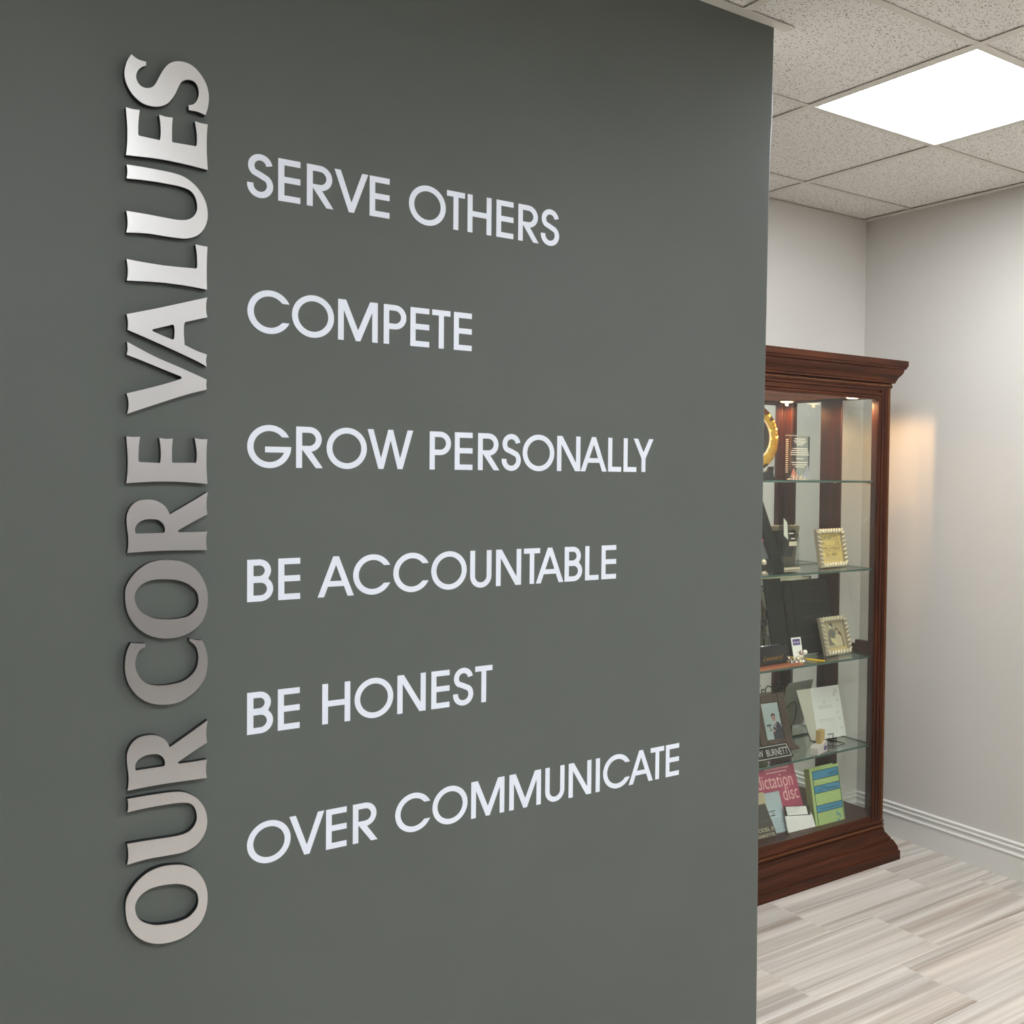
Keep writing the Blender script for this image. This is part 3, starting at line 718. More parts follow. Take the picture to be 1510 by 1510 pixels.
# bottom rail with its ledge, groove and rope bead
CB().sweep_rect([(.002, .122), (.002, .127), (-.002, .128), (-.002, .131), (.001, .132), (.001, .146), (-.002, .147), (-.002, .150), (.001, .152), (0, .160), (-.004, .166), (-.006, .178), (-.010, .186), (-.018, .1865)], CX0, CX1, CYF, CYB, M_wood_h).done('bottom_rail')
def rope(p0, p1, r, pitch, n_up, mt, name='rope_bead'):
    """line of slanting beads, one mesh"""
    p0, p1 = Vector(p0), Vector(p1); d = p1-p0; n = int(d.length/pitch); u = d.normalized()
    side = Vector(n_up).cross(u).normalized(); nn = u.cross(side)
    axis = (u*0.75+side*0.9).normalized(); b2 = axis.cross(nn).normalized()
    R = Matrix((axis, b2, nn)).transposed()
    mb = CB()
    for i in range(n):
        c = p0+u*((i+.5)*d.length/n)
        mb.ball(c, r, mt, n=5, k=4, sc=(1.1, .34, .6), R=R)
    return mb
rope((CX0+.01, CYF-.0005, .139), (CX1-.004, CYF-.0005, .139), .0062, .0088, (0, -1, 0), M_wood_dk).done('rope_bead')['kind'] = 'stuff'
# posts (front stiles, moulded), back posts
for sgn, xo in ((1, CX1), (-1, CX0)):
    P = CB()
    def bx(a, b, y0, y1, z0=.150, z1=1.958):
        x0, x1 = sorted((xo-sgn*a, xo-sgn*b)); P.box((x0, y0, z0), (x1, y1, z1), M_wood_v, bevel=.0015)
    bx(.0, .022, CYF+.003, 2.935)           # outer post
    bx(.022, .034, CYF, 2.935)
    bx(.034, .0355, CYF+.004, 2.893)
    bx(.0355, .052, CYF+.0015, 2.893)
    bx(.052, .054, CYF+.005, 2.893)
    bx(.054, .070, CYF+.003, 2.893)
    P.done('front_stile')
    rope((xo-sgn*.011, CYF+.002, .155), (xo-sgn*.011, CYF+.002, 1.940), .0092, .0085, (0, -1, 0), M_wood_dk).done('rope_bead')['kind'] = 'stuff'
    Q = CB(); x0, x1 = sorted((xo, xo-sgn*.030))
    xi = xo-sgn*.030; xm = xo-sgn*.019
    Q.box((min(xi, xm), 3.108, .150), (max(xi, xm), 3.172, 1.934), M_wood_v, bevel=.0015).box((x0, 3.172, .150), (x1, CYB, 1.934), M_wood_v, bevel=.0015).done('back_post')
    x0, x1 = sorted((xo-sgn*.006, xo-sgn*.028))
    CB().box((x0, 2.935, .836), (x1, 3.108, .872), M_wood_h).box((x0, 2.935, .872), (x1, 3.01, .890), M_wood_h).done('side_rail')
    CB().box((x0, 2.935, .150), (x1, 3.108, .176), M_wood_h).done('side_rail')
    CB().box((x0, 2.935, 1.895), (x1, 3.108, 1.958), M_wood_h).done('side_rail')
    x0, x1 = sorted((xo-sgn*.020, xo-sgn*.024))
    CB().box((x0, 2.936, .177), (x1, 3.107, .835), M_glass).done('side_glass')
    CB().box((x0, 2.936, .891), (x1, 3.107, 1.894), M_glass).done('side_glass')
# header between the stiles and moulded crown
CB().box((CX0+.070, CYF+.004, 1.886), (CX1-.070, 2.885, 1.893), M_wood_h).box((CX0+.060, CYF+.001, 1.893), (CX1-.060, 2.89, 1.903), M_wood_h, bevel=.002) \
    .box((CX0+.050, CYF-.0015, 1.903), (CX1-.050, 2.89, 1.913), M_wood_h, bevel=.002).box((CX0+.036, CYF+.003, 1.913), (CX1-.036, 2.89, 1.922), M_wood_h) \
    .box((CX0+.022, CYF-.001, 1.922), (CX1-.022, 2.89, 1.934), M_wood_h, bevel=.002).done('header_rail')
CB().sweep_rect([(.001, 1.934), (.003, 1.938), (.003, 1.950), (.000, 1.951), (.000, 1.953), (.012, 1.955), (.012, 1.962), (.015, 1.964), (.017, 1.972), (.022, 1.980), (.029, 1.988), (.035, 1.999), (.036, 2.006), (.036, 2.009), (.042, 2.012), (.044, 2.019), (.048, 2.023), (.048, 2.045)], CX0, CX1, CYF, CYB, M_wood_h).done('crown')
rope((CX0, CYF-.003, 1.944), (CX1, CYF-.003, 1.944), .0058, .0086, (0, -1, 0), M_wood_dk).done('rope_bead')['kind'] = 'stuff'
CB().box((CX0+.024, 2.89, 1.905), (CX1-.024, 3.168, 1.934), M_wood_lamplit).done('ceiling_board')
CB().box((CX0+.024, 2.884, .130), (CX1-.024, 3.168, .152), M_cabfloor).done('floor_board')
CB().box((CX0+.030, 3.168, .152), (CX1-.030, 3.171, 1.904), M_mirror).done('back_mirror')
CB().box((CX0+.030, 3.1715, .152), (CX1-.030, CYB-.002, 1.93), M_wood_h).done('back_board')
CB().box((CX0+.0705, 2.868, .187), (CX1-.0705, 2.872, 1.8855), M_glass).done('front_glass')
SHZ = [1.557, 1.200, .841, .476]; FZ = .152
for z in SHZ:
    g = CB(); a, b = (CX0+.040, 2.894, z-.008), (CX1-.040, 3.158, z)
    x0, y0, z0 = a; x1, y1, z1 = b
    vs = [(x0, y0, z0), (x1, y0, z0), (x1, y1, z0), (x0, y1, z0), (x0, y0, z1), (x1, y0, z1), (x1, y1, z1), (x0, y1, z1)]
    g.add(vs, [(0, 3, 2, 1), (4, 5, 6, 7)], M_shelf); g.add(vs, [(0, 1, 5, 4), (1, 2, 6, 5), (2, 3, 7, 6), (3, 0, 4, 7)], M_gedge)
    g.done('glass_shelf')
    for x in (CX0+.028, CX1-.040):
        for y in (2.94, 3.13):
            CB().box((x, y, z-.013), (x+.012, y+.01, z-.0085), M_brass, bevel=.001).done('shelf_clip')
for px in (CX1-.105, CX0+.32):
    lp = CB().lathe([(.033, 1.9045), (.035, 1.902), (.035, 1.898), (.028, 1.8965)], M_brass, 24, Matrix.Translation((px, 2.975, 0))).done('puck_lamp')
    mb = MB().lathe([(.027, 1.8962), (.024, 1.894), (.012, 1.893)], M_puck, 24, Matrix.Translation((px, 2.975, 0)))
    o = mb.build('lamp_lens'); 
    for v in o.data.vertices: v.co -= ci
    o.parent = lp
    ld = bpy.data.lights.new('puck_bulb', 'SPOT'); ld.energy = PUCK_WATTS; ld.shadow_soft_size = .006; ld.color = (1.0, .58, .27)
    ld.spot_size = radians(176); ld.spot_blend = .35
    lo = bpy.data.objects.new('puck_bulb', ld); COL.objects.link(lo); lo.location = (px-ci.x, 2.975-ci.y, 1.885); lo.parent = lp

# ------------------------------------------------------------------ shelf 1 (top)
GZ = SHZ[0]
t = leaning('gold_medallion', 'large gold pleated medallion with a black centre, on the top glass shelf', 'award', 2.745, 3.005, 1.722, 0, 4)
vs = []; n = 96
for k in range(n):
    a = 2*pi*k/n; w_ = .0035*sin(a*20)
    for r, d in ((.084, -.004), (.090, -.008+w_*.3), (.110, -.007+w_), (.127, -.004+w_), (.130, -.001), (.130, .004)):
        vs.append((r*cos(a), d, r*sin(a)))
fs = [(k*6+j, k*6+j+1, ((k+1) % n)*6+j+1, ((k+1) % n)*6+j) for k in range(n) for j in range(5)]
MB().add(vs, fs, M_gold, True).build('pleated_ring', t)
def ell(cx_, cy_, rx, ry, n=14): return [(cx_+rx*cos(2*pi*i/n), cy_+ry*sin(2*pi*i/n)) for i in range(n)]
disc = [(.0835*cos(2*pi*k/48), .0835*sin(2*pi*k/48)) for k in range(48)]
MB().poly(disc, [], -.003, .004, M_blackgloss).build('centre_disc', t)
ring = [(.086*cos(2*pi*k/48), .086*sin(2*pi*k/48)) for k in range(48)]; ring2 = [(x*.955, y*.955) for x, y in ring]
MB().poly(ring, [ring2], -.0085, -.002, M_champ).build('inner_rim', t)
MB().poly(ell(0, 0, .030, .036, 20), [ell(0, 0, .026, .032, 20)], -.0036, -.0030, M_gold).build('emblem', t)
t = thing('plate_stand', 'black plate stand holding up the gold medallion', 'stand', (2.745, 2.985, GZ))
for s in (-1, 1):
    MB().poly([(s*.020, 0), (s*.092, 0), (s*.083, .012), (s*.078, .030), (s*.082, .052), (s*.070, .050), (s*.062, .036), (s*.045, .030), (s*.020, .022)], [], -.012, .010, M_blackgloss).build('prong', t)
MB().box((-.022, -.010, .004), (.022, .012, .018), M_blackgloss).tube([(0, .012, .01), (0, .07, .003)], .005, M_blackgloss).tube([(0, .012, .01), (0, .055, .16)], .004, M_blackgloss).build('back_leg', t)

M_crystal = glass_sheet('clear_acrylic', (247, 249, 247))
M_etch = mat('etched_white', (250, 232, 206), 0.7, emit=None)
M_redtint = mat('facet_rose', (196, 120, 96), 0.2, spec=.8)
M_silverfacet = mat('facet_silver', (205, 205, 215), 0.15, .8)
t = thing('crystal_award', 'clear upright crystal award with etched lines of text, on the top glass shelf', 'award', (2.9625, 2.985, GZ))
MB().box((-.053, -.014, .002), (.053, .014, .176), M_crystal, bevel=.004).build('crystal_block', t)
e = MB()
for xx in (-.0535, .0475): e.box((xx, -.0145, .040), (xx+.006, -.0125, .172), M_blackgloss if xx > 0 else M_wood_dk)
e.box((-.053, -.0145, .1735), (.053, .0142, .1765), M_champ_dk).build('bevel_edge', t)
e = MB()
e.poly([(-.052, .004), (-.008, .004), (-.034, .050)], [], -.0160, -.0145, M_redtint).poly([(.008, .004), (.052, .006), (.048, .058)], [], -.0160, -.0145, M_silverfacet)
for k in range(14): e.box((-.052+k*.0074, -.017+.002*(k % 2), .001), (-.0465+k*.0074, -.013, .010+.005*(k % 3)), M_champ if k % 3 else M_champ_dk)
e.build('faceted_base', t)
e = MB(); rr = random.Random(5)
for row, (z, w_) in enumerate(((.160, .030), (.152, .036), (.145, .028), (.138, .018), (.122, .040), (.114, .046), (.106, .050), (.098, .050), (.083, .020), (.068, .044), (.059, .040), (.051, .026))):
    x = -w_
    while x < w_-.002:
        l = rr.uniform(.004, .011); e.box((x, -.0152, z), (min(x+l, w_), -.0146, z+.0030), M_etch); x += l+.0016
e.build('etched_text', t)
e = MB()
for zz in range(18): e.box((-.0535, -.004, .030+zz*.0075), (-.0530, .010, .0330+zz*.0075), M_etch)
e.build('etched_side', t)
MB().ball((-.052, -.012, .018), .006, M_crystal).ball((-.047, -.016, .012), .004, M_silverfacet).build('base_drop', t)

# ------------------------------------------------------------------ shelf 2
GZ = SHZ[1]
t = thing('letter_award', 'black desk award shaped like a big letter A, at the left of the second shelf', 'award', (2.697, 2.975, GZ))
MB().poly([(-.182, 0), (.182, 0), (.182, .020), (.036, .338), (-.036, .338), (-.182, .020)],
          [[(-.118, .054), (.118, .054), (.0, .300)]], -.012, .012, M_black, side=M_blackgloss).build('a_frame', t)
MB().poly([(-.112, .054), (.112, .054), (.0, .292)], [], .002, .006, mat('grey_panel', (104, 106, 102), .5)).build('inner_panel', t)
e = MB(); e.lathe([(.008, 0), (.008, .003)], mat('pink_enamel', (186, 110, 112), .4), 12, Matrix.Translation((.073, .001, .125)) @ Matrix.Rotation(pi/2, 4, 'X')); e.build('pink_badge', t)
t = thing('gold_figurine', 'tiny gold and black figurine in front of the letter A award', 'figurine', (2.744, 2.935, GZ))
MB().lathe([(.018, 0), (.018, .004), (.012, .008), (.010, .014)], M_champ_dk, 14).build('pedestal', t)
MB().lathe([(.0105, .014), (.012, .022), (.012, .032), (.009, .036)], M_blackgloss, 12).build('torso', t)
MB().ball((0, 0, .045), .012, M_champ, n=10, k=7, sc=(1, .9, 1.05)).build('head', t)

M_crys2 = glass_sheet('clear_acrylic_smoky', (238, 240, 236))
t = thing('obelisk_award', 'clear acrylic obelisk with a slanted top beside the black letter A award', 'award', (2.968, 3.03, GZ))
def prism(pts_top, x0, x1, y0, y1, zl, zr, mt, mb):
    vs = [(x0, y0, 0.008), (x1, y0, 0.008), (x1, y1, 0.008), (x0, y1, 0.008), (x0, y0, zl), (x1, y0, zr), (x1, y1, zr), (x0, y1, zl)]
    return mb.add(vs, [(0, 3, 2, 1), (4, 5, 6, 7), (0, 1, 5, 4), (1, 2, 6, 5), (2, 3, 7, 6), (3, 0, 4, 7)], mt)
prism(None, -.044, .046, -.013, .013, .208, .136, M_crys2, MB()).build('column', t)
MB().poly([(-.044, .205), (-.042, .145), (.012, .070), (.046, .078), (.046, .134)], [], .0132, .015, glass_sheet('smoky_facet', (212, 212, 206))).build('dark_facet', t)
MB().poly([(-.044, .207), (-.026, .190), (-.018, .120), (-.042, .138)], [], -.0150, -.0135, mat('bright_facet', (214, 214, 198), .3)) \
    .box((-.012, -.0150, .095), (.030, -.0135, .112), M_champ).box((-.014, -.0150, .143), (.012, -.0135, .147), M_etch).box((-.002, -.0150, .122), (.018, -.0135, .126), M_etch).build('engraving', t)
MB().box((-.050, -.018, 0), (.052, .018, .008), M_champ, bevel=.002).build('foot', t)

def bead_frame(name, label, x, y, z, yaw, tilt, w_, h_, bw, group):
    t = leaning(name, label, 'picture frame', x, y, z+.016*sin(radians(tilt)), yaw, tilt, group)
    b = MB()
    b.box((0, 0, 0), (bw, .016, h_), M_champ_dk).box((w_-bw, 0, 0), (w_, .016, h_), M_champ_dk).box((bw, 0, 0), (w_-bw, .016, bw), M_champ_dk).box((bw, 0, h_-bw), (w_-bw, .016, h_), M_champ_dk)
    b.build('frame', t)
    k = MB()
    def line(a, c, slant):
        a, c = Vector(a), Vector(c); d = c-a; n = int(d.length/.0172); u = d.normalized(); s_ = Vector((0, -1, 0)).cross(u)
        ax = (u*.45+s_*.9*slant).normalized(); b2 = Vector((0, 1, 0)).cross(ax)
        R = Matrix((ax, b2, Vector((0, -1, 0)))).transposed()
        for i in range(n): k.ball(a+u*((i+.5)*d.length/n), bw*.66, M_champ, n=8, k=5, sc=(1.0, .42, .62), R=R)
    line((bw*.5, -.002, h_-bw*.5), (w_-bw*.5, -.002, h_-bw*.5), 1); line((bw*.5, -.002, bw*.5), (w_-bw*.5, -.002, bw*.5), 1)
    line((bw*.5, -.002, bw*.5), (bw*.5, -.002, h_-bw*.5), 1); line((w_-bw*.5, -.002, bw*.5), (w_-bw*.5, -.002, h_-bw*.5), -1)
    k.build('rope_border', t)
    MB().box((bw, .010, bw), (w_-bw, .015, h_-bw), M_ink).build('backing', t)
    s = MB(); s.poly([(w_*.35, .02), (w_*.65, .02), (w_*.58, h_*.7), (w_*.42, h_*.7)], [], .0165, .0185, M_black)
    s.build('easel_back', t, None)
    MB().tube([(w_*.5, .018, h_*.6), (w_*.5, .018+h_*.6*math.tan(radians(tilt+10))*.9, .012)], .003, M_black).build('strut', t)
    return t
M_yellow = mat('yellow_page', (222, 196, 122), .8)
t = bead_frame('picture_frame', 'beaded champagne frame holding a yellow printed advertisement', 3.110, 2.985, GZ, 6, 11, .180, .158, .019, 'beaded champagne frames on the glass shelves')
M_yellow2 = mat('yellow_page_box', (200, 176, 104), .8)
pg = MB().box((.019, .0085, .019), (.161, .0098, .139), M_yellow).build('printed_page', t)
def bar(x0, x1, z0, z1, mt, y=.0080): return ((x0, y, z0), (x1, y+.0004, z1), mt)
k = MB()
for a in (bar(.024, .156, .1115, .1125, M_ink), bar(.024, .156, .0885, .0895, M_ink), bar(.024, .156, .0640, .0650, M_ink), bar(.030, .156, .0350, .0360, M_inkgrey), bar(.040, .110, .0405, .0420, M_inkgrey), bar(.026, .150, .0285, .0295, M_inkgrey), bar(.120, .152, .092, .108, M_yellow2), bar(.030, .055, .096, .098, M_ink), bar(.030, .050, .101, .103, M_ink)): k.box(*a)
k.build('rule_lines', pg)
text(pg, "BURNETT'S", .028, .0079, .1155, .020, M_ink, width=.112)
text(pg, 'EMPLOYMENT', .028, .0079, .0690, .021, M_ink, width=.126)
text(pg, '761-4401', .050, .0079, .0450, .022, M_ink, width=.076)

# ------------------------------------------------------------------ shelf 3
GZ = SHZ[2]
t = leaning('binder', 'large black leatherette binder standing open on the middle shelf', 'binder', 3.0, 3.045, GZ+.005, 3, 11)
MB().box((.058, 0, 0), (.285, .012, .304), M_black, bevel=.002).build('front_cover', t)
MB().box((.012, -.004, 0), (.056, .020, .306), M_black, bevel=.006).build('spine', t)
MB().box((-.085, .008, 0), (.010, .020, .318), M_black, bevel=.002).build('rear_cover', t)
MB().box((-.070, .021, .002), (.200, .045, .316), M_paper_shade).build('page_block', t)
k = MB()
M_deboss = mat('debossed_line', (62, 62, 56), .6)
for z, a, b in ((.262, .13, .19), (.214, .10, .17), (.210, .19, .24), (.150, .10, .22), (.140, .11, .24), (.128, .14, .20), (.070, .10, .23), (.240, .12, .17)): k.box((a, -.0006, z), (b, .0002, z+.0022), M_deboss)
k.build('debossed_text', t)

def scroll(cx_, cz, r0, r1, a0, a1, n=22, y=0.0):
    return [(cx_+(r0+(r1-r0)*i/n)*cos(radians(a0+(a1-a0)*i/n)), y, cz+(r0+(r1-r0)*i/n)*sin(radians(a0+(a1-a0)*i/n))) for i in range(n+1)]
t = thing('scroll_stand', 'tall black iron plate stand with scrolls at the left of the middle shelf', 'stand', (2.79, 2.987, GZ))
k = MB()
k.tube(scroll(.005, .292, .005, .020, -120, 200, y=0)+[(-.014, 0, .262), (.002, 0, .232), (.018, 0, .205), (.022, 0, .175)]+scroll(.010, .160, .013, .006, 60, -240), .0032, M_iron)
k.tube(scroll(.016, .125, .004, .014, 0, 300)+[(.034, 0, .11), (.036, 0, .085), (.030, 0, .062)]+scroll(.018, .058, .012, .005, 0, -260), .0022, M_iron)
k.tube(scroll(.022, .030, .004, .014, 0, 300)+[(.038, 0, .012), (.030, 0, .003)], .0022, M_iron)
k.build('scrollwork', t)
MB().tube([(-.014, 0, .262), (-.008, 0, .18), (.010, 0, .09), (.014, 0, .004)], .0034, M_iron).tube([(.014, 0, .0035), (.014, -.008, .0035), (.014, -.010, .014)], .0025, M_iron).tube([(-.07, .02, .0035), (.014, .02, .0035)], .003, M_iron).build('leg', t)

M_orangewood = mat('orange_stained_wood', (170, 96, 58), .35, coat=.3)
grain(M_orangewood, (160, 88, 52), (184, 108, 66), (4, 60, 60))
t = thing('name_plaque', 'black plaque with gold script on an orange-brown wooden base', 'nameplate', (2.80, 2.93, GZ))
MB().poly([(-.150, 0), (.118, 0), (.128, .003), (.128, .008), (.118, .011), (-.150, .011)], [], -.034, .042, M_orangewood).build('wooden_base', t)
MB().box((-.140, -.004, .011), (.068, .030, .082), M_blackgloss, bevel=.002).build('black_block', t)
text(t, 'Leonard', .046, -.0046, .030, .026, M_brass, width=.105, align='RIGHT', shear=.4)
t = thing('edge_glint', 'thin silver pen built as a rod on the black plaque', 'glint', (2.79, 2.938, GZ+.0845), (0, 0, radians(4)))  # bright edge reflection on the plaque, built as a silver rod
MB().tube([(-.07, 0, 0), (.045, 0, 0)], .0024, M_silverfacet).build('barrel', t)
MB().tube([(.045, 0, 0), (.052, 0, 0)], .0012, M_silverfacet).build('tip', t)

t = thing('card_holder', 'cluster of small glass pebbles holding an upright card, on the middle shelf', 'card holder', (2.925, 2.925, GZ))
rr = random.Random(11); k = 0
M_peb = mat('mirrored_pebble', (214, 208, 200), .12, .85); M_peb2 = mat('rose_pebble', (200, 178, 170), .12, .8)
for (x, y, z) in ((-.038, -.004, .010), (-.020, -.012, .010), (-.001, -.015, .011), (.018, -.012, .011), (.034, -.004, .010), (-.030, .012, .010), (.026, .014, .010), (-.044, .006, .026), (.008, -.006, .027), (.024, 0, .027), (.038, .006, .028), (-.010, -.010, .025), (.040, .002, .043), (.020, .004, .042)):
    MB().ball((x, y, z), .0105, (M_peb, M_peb2, M_champ)[k % 3] if k != 12 else M_paper, n=8, k=6, sc=(1.05, .9, .95)).build('pebble', t); k += 1
t = leaning('business_card', 'small white card with a purple heading, standing in the glass pebbles', 'card', 2.906, 2.926, GZ+.012, -3, 14)
MB().box((0, 0, 0), (.050, .0008, .092), M_paper).build('card', t)
M_purple = mat('purple_ink', (86, 60, 128), .7)
MB().box((.006, -.0004, .062), (.044, -.0001, .086), M_purple).box((.014, -.0004, .034), (.040, -.0001, .0355), M_inkgrey).build('print', t)
text(t, 'Burnett', .011, -.0006, .070, .012, M_paper, width=.029)

t = thing('pencil', 'yellow pencil lying on the middle shelf behind the glass pebbles', 'pencil', (3.015, 2.985, GZ+.0040), (0, 0, atan2(-.173, .066)))
M_pencil = mat('yellow_lacquer', (250, 205, 40), .35)
def hexrod(x0, x1, r, mt):
    return MB().add([(x, r*cos(pi/3*i), r*sin(pi/3*i)) for x in (x0, x1) for i in range(6)], [(i, (i+1) % 6, 6+(i+1) % 6, 6+i) for i in range(6)]+[tuple(range(6))[::-1], tuple(range(6, 12))], mt)
hexrod(-.080, .092, .0040, M_pencil).build('barrel', t)
MB().lathe([(.0037, 0), (.0034, .003), (.0008, .014)], M_paper_shade, 10, Matrix.Translation((-.080, 0, 0)) @ Matrix.Rotation(-pi/2, 4, 'Y')).build('sharpened_tip', t)
t = thing('pill_tin', 'small pale oval tin behind the yellow pencil', 'tin', (3.135, 3.085, GZ))
MB().lathe([(.019, 0), (.021, .002), (.021, .009), (.018, .012)], mat('pale_lilac', (208, 206, 222), .4), 18, Matrix.Scale(.6, 4, (0, 1, 0))).build('body', t)
MB().lathe([(.0215, .0085), (.0215, .0098)], M_blackgloss, 18, Matrix.Scale(.6, 4, (0, 1, 0))).build('seam_band', t)

t = bead_frame('picture_frame', 'beaded champagne frame with an old sepia photograph of two people', 3.136, 2.972, GZ, 3, 16, .163, .156, .018, 'beaded champagne frames on the glass shelves')
M_sepia = mat('sepia_paper', (176, 162, 128), .6)
pg = MB().box((.018, .0085, .018), (.145, .0098, .138), M_sepia).build('photograph', t)
def fp(par, name, pts, rgb, y=.0081, th=.0003):
    k = tuple(rgb)
    if k not in _pm: _pm[k] = mat('print_%d_%d_%d' % k, rgb, .6)
    return MB().poly(pts, [], y, y+th, _pm[k]).build(name, par)
_pm = {}
def ell(cx_, cy_, rx, ry, n=14): return [(cx_+rx*cos(2*pi*i/n), cy_+ry*sin(2*pi*i/n)) for i in range(n)]
fp(pg, 'man_suit', [(.040, .040), (.085, .040), (.088, .075), (.084, .098), (.072, .106), (.056, .106), (.046, .096), (.042, .070)], (112, 110, 96))
fp(pg, 'man_face', ell(.064, .116, .008, .011), (200, 188, 158), .0078)
fp(pg, 'man_hair', [(.058, .124), (.063, .130), (.072, .130), (.078, .120), (.074, .108), (.071, .118)], (84, 72, 52), .0076)
fp(pg, 'chair_back', [(.092, .098), (.104, .100), (.122, .085), (.128, .060), (.132, .030), (.124, .032), (.116, .070), (.100, .080)], (92, 66, 46), .0079)
fp(pg, 'woman_hair', ell(.098, .096, .010, .012), (84, 66, 48), .0077)
fp(pg, 'woman_face', ell(.098, .092, .0065, .009), (196, 182, 152), .0074)
fp(pg, 'woman_dress', [(.082, .076), (.094, .083), (.108, .082), (.120, .072), (.124, .040), (.118, .033), (.086, .033), (.080, .055)], (204, 190, 154), .0075)
fp(pg, 'open_book', [(.052, .072), (.078, .064), (.090, .045), (.092, .034), (.076, .038), (.056, .056)], (212, 200, 150), .0072)
fp(pg, 'desk', [(.019, .019), (.144, .019), (.144, .030), (.019, .026)], (206, 180, 122), .0080)

# ------------------------------------------------------------------ shelf 4
GZ = SHZ[3]
M_rustic = mat('rustic_dark_wood', (84, 66, 54), .55)
grain(M_rustic, (70, 54, 44), (98, 78, 64), (40, 40, 8))
t = leaning('wooden_photo_frame', 'dark wooden photo frame with an iron scroll crest, showing a man in a suit', 'picture frame', 3.0, 2.990, GZ+.006, -6, 20)
MB().box((-.175, 0, .015), (-.138, .016, .232), M_rustic, bevel=.003).box((-.053, 0, .015), (-.016, .016, .232), M_rustic, bevel=.003) \
    .box((-.138, 0, .015), (-.053, .016, .053), M_rustic, bevel=.003).box((-.138, 0, .196), (-.053, .016, .232), M_rustic, bevel=.003).build('frame', t)
MB().poly([(-.180, 0), (-.160, 0), (-.150, .012), (-.040, .012), (-.022, .0), (.006, .0), (.004, .010), (-.012, .020), (-.020, .032), (-.176, .032)], [], -.004, .018, M_rustic).build('foot_rail', t)
k = MB(); y_ = .006
k.tube(scroll(-.155, .262, .004, .012, 0, 300, y=y_)+[(-.135, y_, .262), (-.120, y_, .268)], .0024, M_iron)
k.tube(scroll(-.112, .246, .004, .012, 0, 330, y=y_)+[(-.100, y_, .252), (-.085, y_, .264), (-.060, y_, .254), (-.038, y_, .246)]+scroll(-.022, .246, .014, .004, 120, -200, y=y_), .0024, M_iron)
k.tube(scroll(-.050, .266, .003, .010, 0, 300, y=y_)+[(-.032, y_, .262), (-.020, y_, .252)], .0024, M_iron)
k.ball((-.140, y_, .256), .010, M_iron, sc=(1.1, .4, 1)).ball((-.026, y_, .272), .007, M_iron, sc=(.8, .4, 1.3))
k.tube([(-.165, y_, .236), (-.03, y_, .236)], .0022, M_iron)
k.build('scroll_crest', t)
MB().tube([(-.095, .018, .15), (-.095, .085, .004)], .003, M_iron).build('strut', t)
M_photo = mat('photo_backdrop', (188, 206, 200), .35)
grain(M_photo, (206, 214, 212), (170, 192, 188), (3, 3, 9), 1, 0)
pg = MB().box((-.139, .008, .052), (-.052, .012, .197), M_photo).build('photograph', t)
fp(pg, 'suit_jacket', [(-.100, .053), (-.053, .053), (-.053, .092), (-.060, .112), (-.074, .122), (-.088, .116), (-.094, .100), (-.100, .080)], (52, 54, 64), .0076)
fp(pg, 'shirt', [(-.088, .118), (-.076, .122), (-.080, .092), (-.088, .100)], (214, 206, 204), .0074)
fp(pg, 'necktie', [(-.083, .116), (-.080, .116), (-.079, .094), (-.084, .098)], (60, 60, 80), .0072)
fp(pg, 'face', ell(-.086, .137, .0095, .014), (186, 146, 132), .0073)
fp(pg, 'hair', [(-.097, .140), (-.096, .151), (-.086, .155), (-.077, .150), (-.076, .138), (-.080, .146), (-.090, .147)], (58, 46, 42), .0071)
fp(pg, 'hand', ell(-.094, .086, .007, .005), (196, 158, 144), .0070)
fp(pg, 'award_cup', [(-.126, .112), (-.104, .114), (-.106, .098), (-.100, .086), (-.118, .084), (-.114, .098)], (150, 156, 156), .0071)
fp(pg, 'award_band', [(-.128, .110), (-.104, .113), (-.104, .108), (-.127, .105)], (66, 66, 64), .0069)

t = leaning('nameplate', 'long black nameplate with a silver border at the front edge of a shelf', 'nameplate', 3.0, 2.902, GZ+.010, -4, 26)
MB().poly([(-.370, .002), (-.104, .002), (-.120, .062), (-.370, .062)], [], 0, .014, M_blackgloss).build('bar', t)
M_silver = mat('silver_ink', (206, 204, 196), .35, .6)
MB().poly([(-.365, .008), (-.112, .008), (-.125, .056), (-.365, .056)], [[(-.362, .0105), (-.1155, .0105), (-.1275, .0535), (-.362, .0535)]], -.0006, -.0001, M_silver).build('border', t)
text(t, 'W  BURNETT', -.126, -.0006, .018, .038, M_silver, width=.146, align='RIGHT')

t = leaning('folded_card', 'white folded invitation card standing on a black wire easel', 'card', 3.0, 3.062, GZ+.004, -4, 15)
MB().box((.175, 0, 0), (.333, .0012, .213), M_paper).build('front_leaf', t)
q = math.radians(38)
MB().add([(.175, 0, 0), (.175, 0, .213), (.175-.050, .030, .213), (.175-.026, .016, 0)], [(0, 3, 2, 1)], M_paper_shade).add([(.175, .001, 0), (.175, .001, .213), (.175-.050, .031, .213), (.175-.026, .017, 0)], [(0, 1, 2, 3)], M_paper_shade).build('side_leaf', t)
k = MB(); rr = random.Random(2)
for i in range(9):
    z = .078-i*.0072; x = .196+(.004 if i % 2 else 0)
    while x < .285: l = rr.uniform(.006, .016); k.box((x, -.0004, z), (min(x+l, .288), -.0001, z+.0012), M_paper_shade if i > 1 else M_inkgrey); x += l+.003
k.build('small_print', t)
_f = mat('faded_floral', (198, 204, 196), .8)
k = MB()
for (x, z, r) in ((.310, .190, .010), (.300, .176, .008), (.312, .150, .006), (.306, .100, .006), (.312, .074, .005), (.316, .034, .006), (.240, .150, .006)):
    for j in range(5): k.poly(ell(x+r*.6*cos(j*1.257), z+r*.6*sin(j*1.257), r*.35, r*.35, 7), [], -.0004, -.0001, _f)
k.build('floral_print', t)
